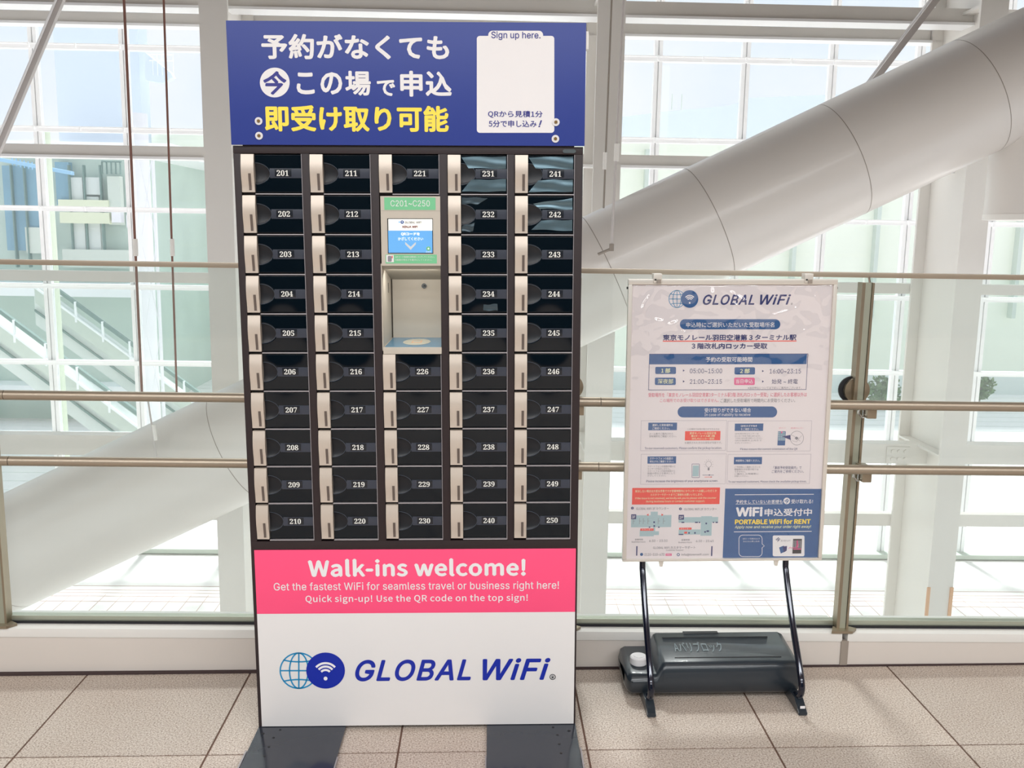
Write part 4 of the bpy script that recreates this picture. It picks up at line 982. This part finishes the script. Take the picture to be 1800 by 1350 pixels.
for px in (1155, 1420):
    u, w_ = SP(px, 486); cp = box('clip', (u - .0145, -.017, w1 - .012), (u + .0145, .02, w1 + .019), M_ALU, S, bev=.002)
    box('clip_latch', (u - .004, -.0195, w1 - .014), (u + .011, -.017, w1 - .001), M_SEAM, cp, bev=.0008)
    box('clip_notch', (u - .011, -.0185, w1 - .004), (u - .005, -.0168, w1 + .001), M_BLACK, cp)
for px in (1162, 1364):
    u, w_ = SP(px, 990); bm = bmesh.new(); extrude_poly(bm, [(u - .009, w0 + .001), (u + .009, w0 + .001), (u + .005, w0 - .021), (u - .005, w0 - .021)], (-.006, .006), 'y'); from_bm('lower_hook', bm, M_ALU, S)
for s in (-1, 1):
    x = u0 if s < 0 else u1; tubeo('side_screw', [(x, 0, w1 - .03), (x + s * .004, 0, w1 - .03)], .004, M_BLACK, S, 10)
M_TUBEU = mat('brushed silver upper leg', (196, 190, 182), .22, .9)
for k, x in enumerate((.560, 1.078)):
    X = x - SO.x; path = smooth_path([(X, .026, 1.05), (X, .026, .62), (X, .026, .46), (X, .010, .41), (X, -.075, .275), (X, -.165, .16), (X, -.205, .10), (X, -.205, .068), (X, -.185, .045), (X, -.15, .032)], 7)
    lg = tubeo('leg', path, .0112, M_TUBE, S, 20)
    bm = bmesh.new()
    extrude_poly(bm, [(-.2385, 0), (.03, 0), (.03, .012), (-.14, .040), (-.185, .044), (-.2385, .012)], (X - .016, X + .014), 'x')
    bmesh.ops.bevel(bm, geom=bm.edges[:], offset=.003, segments=2, affect='EDGES'); from_bm('foot', bm, M_TANK, S, True)
    if k: box('foot_sticker', (X - .009, -.2285, .0215), (X + .008, -.2280, .031), M_CAP, S)
# ballast tank
bm = bmesh.new()
def sec(x, prof): return [bm.verts.new((x, y, z)) for y, z in prof]
# profile front-bottom, up the front, over the top, down the back
def prof(yf, yb, zt, zf, zb=.018, rr=.02):
    return [(yf + rr, zb), (yf + .004, zb + .014), (yf, zb + .05), (yf + .003, zf - .022), (yf + .012, zf - .004), (yf + .028, zf), (yb - .012, zt), (yb, zt - .012), (yb, zb + .02), (yb - .02, zb)]
X = lambda v: v - SO.x
yf, yb = -.125, .105
secs = [(X(.487), prof(yf + .04, yb - .03, .085, .075, .04)), (X(.496), prof(yf + .012, yb - .008, .100, .090, .024)), (X(.512), prof(yf + .003, yb, .105, .094)), (X(.596), prof(yf, yb, .105, .094)), (X(.617), prof(yf, yb, .150, .132)),
        (X(.628), prof(yf, yb, .156, .137)), (X(1.082), prof(yf, yb, .156, .137)), (X(1.098), prof(yf + .004, yb - .003, .148, .130, .022)), (X(1.104), prof(yf + .018, yb - .02, .130, .115, .034))]
rg = [sec(x, p) for x, p in secs]; n = 10
for a, b in zip(rg, rg[1:]):
    for k in range(n): bm.faces.new((a[k], b[k], b[(k + 1) % n], a[(k + 1) % n]))
bm.faces.new(rg[0]); bm.faces.new(rg[-1][::-1])
tk = from_bm('water_tank', bm, M_TANK, S, True); tag(tk, 'black moulded ballast tank with a white cap')
tk.data.set_sharp_from_angle(angle=radians(50))
def top_y(px, py):     # point on the tank's sloping top
    q = on_y(px, py, SY - .04); return q
cq = X(.545)
bm = bmesh.new(); tube(bm, [(cq, -.03, .096), (cq, -.03, .100), (cq, -.03, .122), (cq, -.03, .126)], .03, 32, rs=[.028, .031, .031, .027]); cpo = from_bm('cap', bm, M_CAP, tk, True)
bm = bmesh.new(); tube(bm, [(cq, -.03, .1262), (cq, -.03, .1282)], .019, 28); from_bm('cap_boss', bm, M_CAP, cpo, True) if False else from_bm('cap_boss', bm, M_CAP, tk, True)
for k in range(24):
    a = 2 * pi * k / 24; pass
slope = math.atan2(.156 - .137, yb - .012 - (yf + .028))
def top_pt(x, t):     # t 0 front edge .. 1 back edge
    y = yf + .028 + t * (yb - .012 - yf - .028); return (x, y, .137 + t * .019)
for t, a, b in ((.10, .665, 1.045), (.82, .645, 1.035)):
    p, q = top_pt(X(a), t), top_pt(X(b), t); tubeo('groove', [p, q], .0022, M_BLACK, tk, 8)
vs, fs = text_data('Aバリブロック', 0, 0, 1.0); mxx = max(v[0] for v in vs); mny = min(v[1] for v in vs); mxy = max(v[1] for v in vs)
TV = []
for x, y in ((v[0], v[1]) for v in vs):
    p = top_pt(X(.675) + x / mxx * .175, .28 + .36 * (y - mny) / (mxy - mny)); TV.append((p[0], p[1], p[2] + .002))
o = new_mesh('embossed_lettering', TV, fs, mat('tank lettering', (128, 142, 148), .3), tk); o['kind'] = 'stuff'
# handle notch on the rear top edge
box('grip_notch', (X(.73), yb - .02, .150), (X(.86), yb + .0006, .1566), M_BLACK, tk, bev=.002)
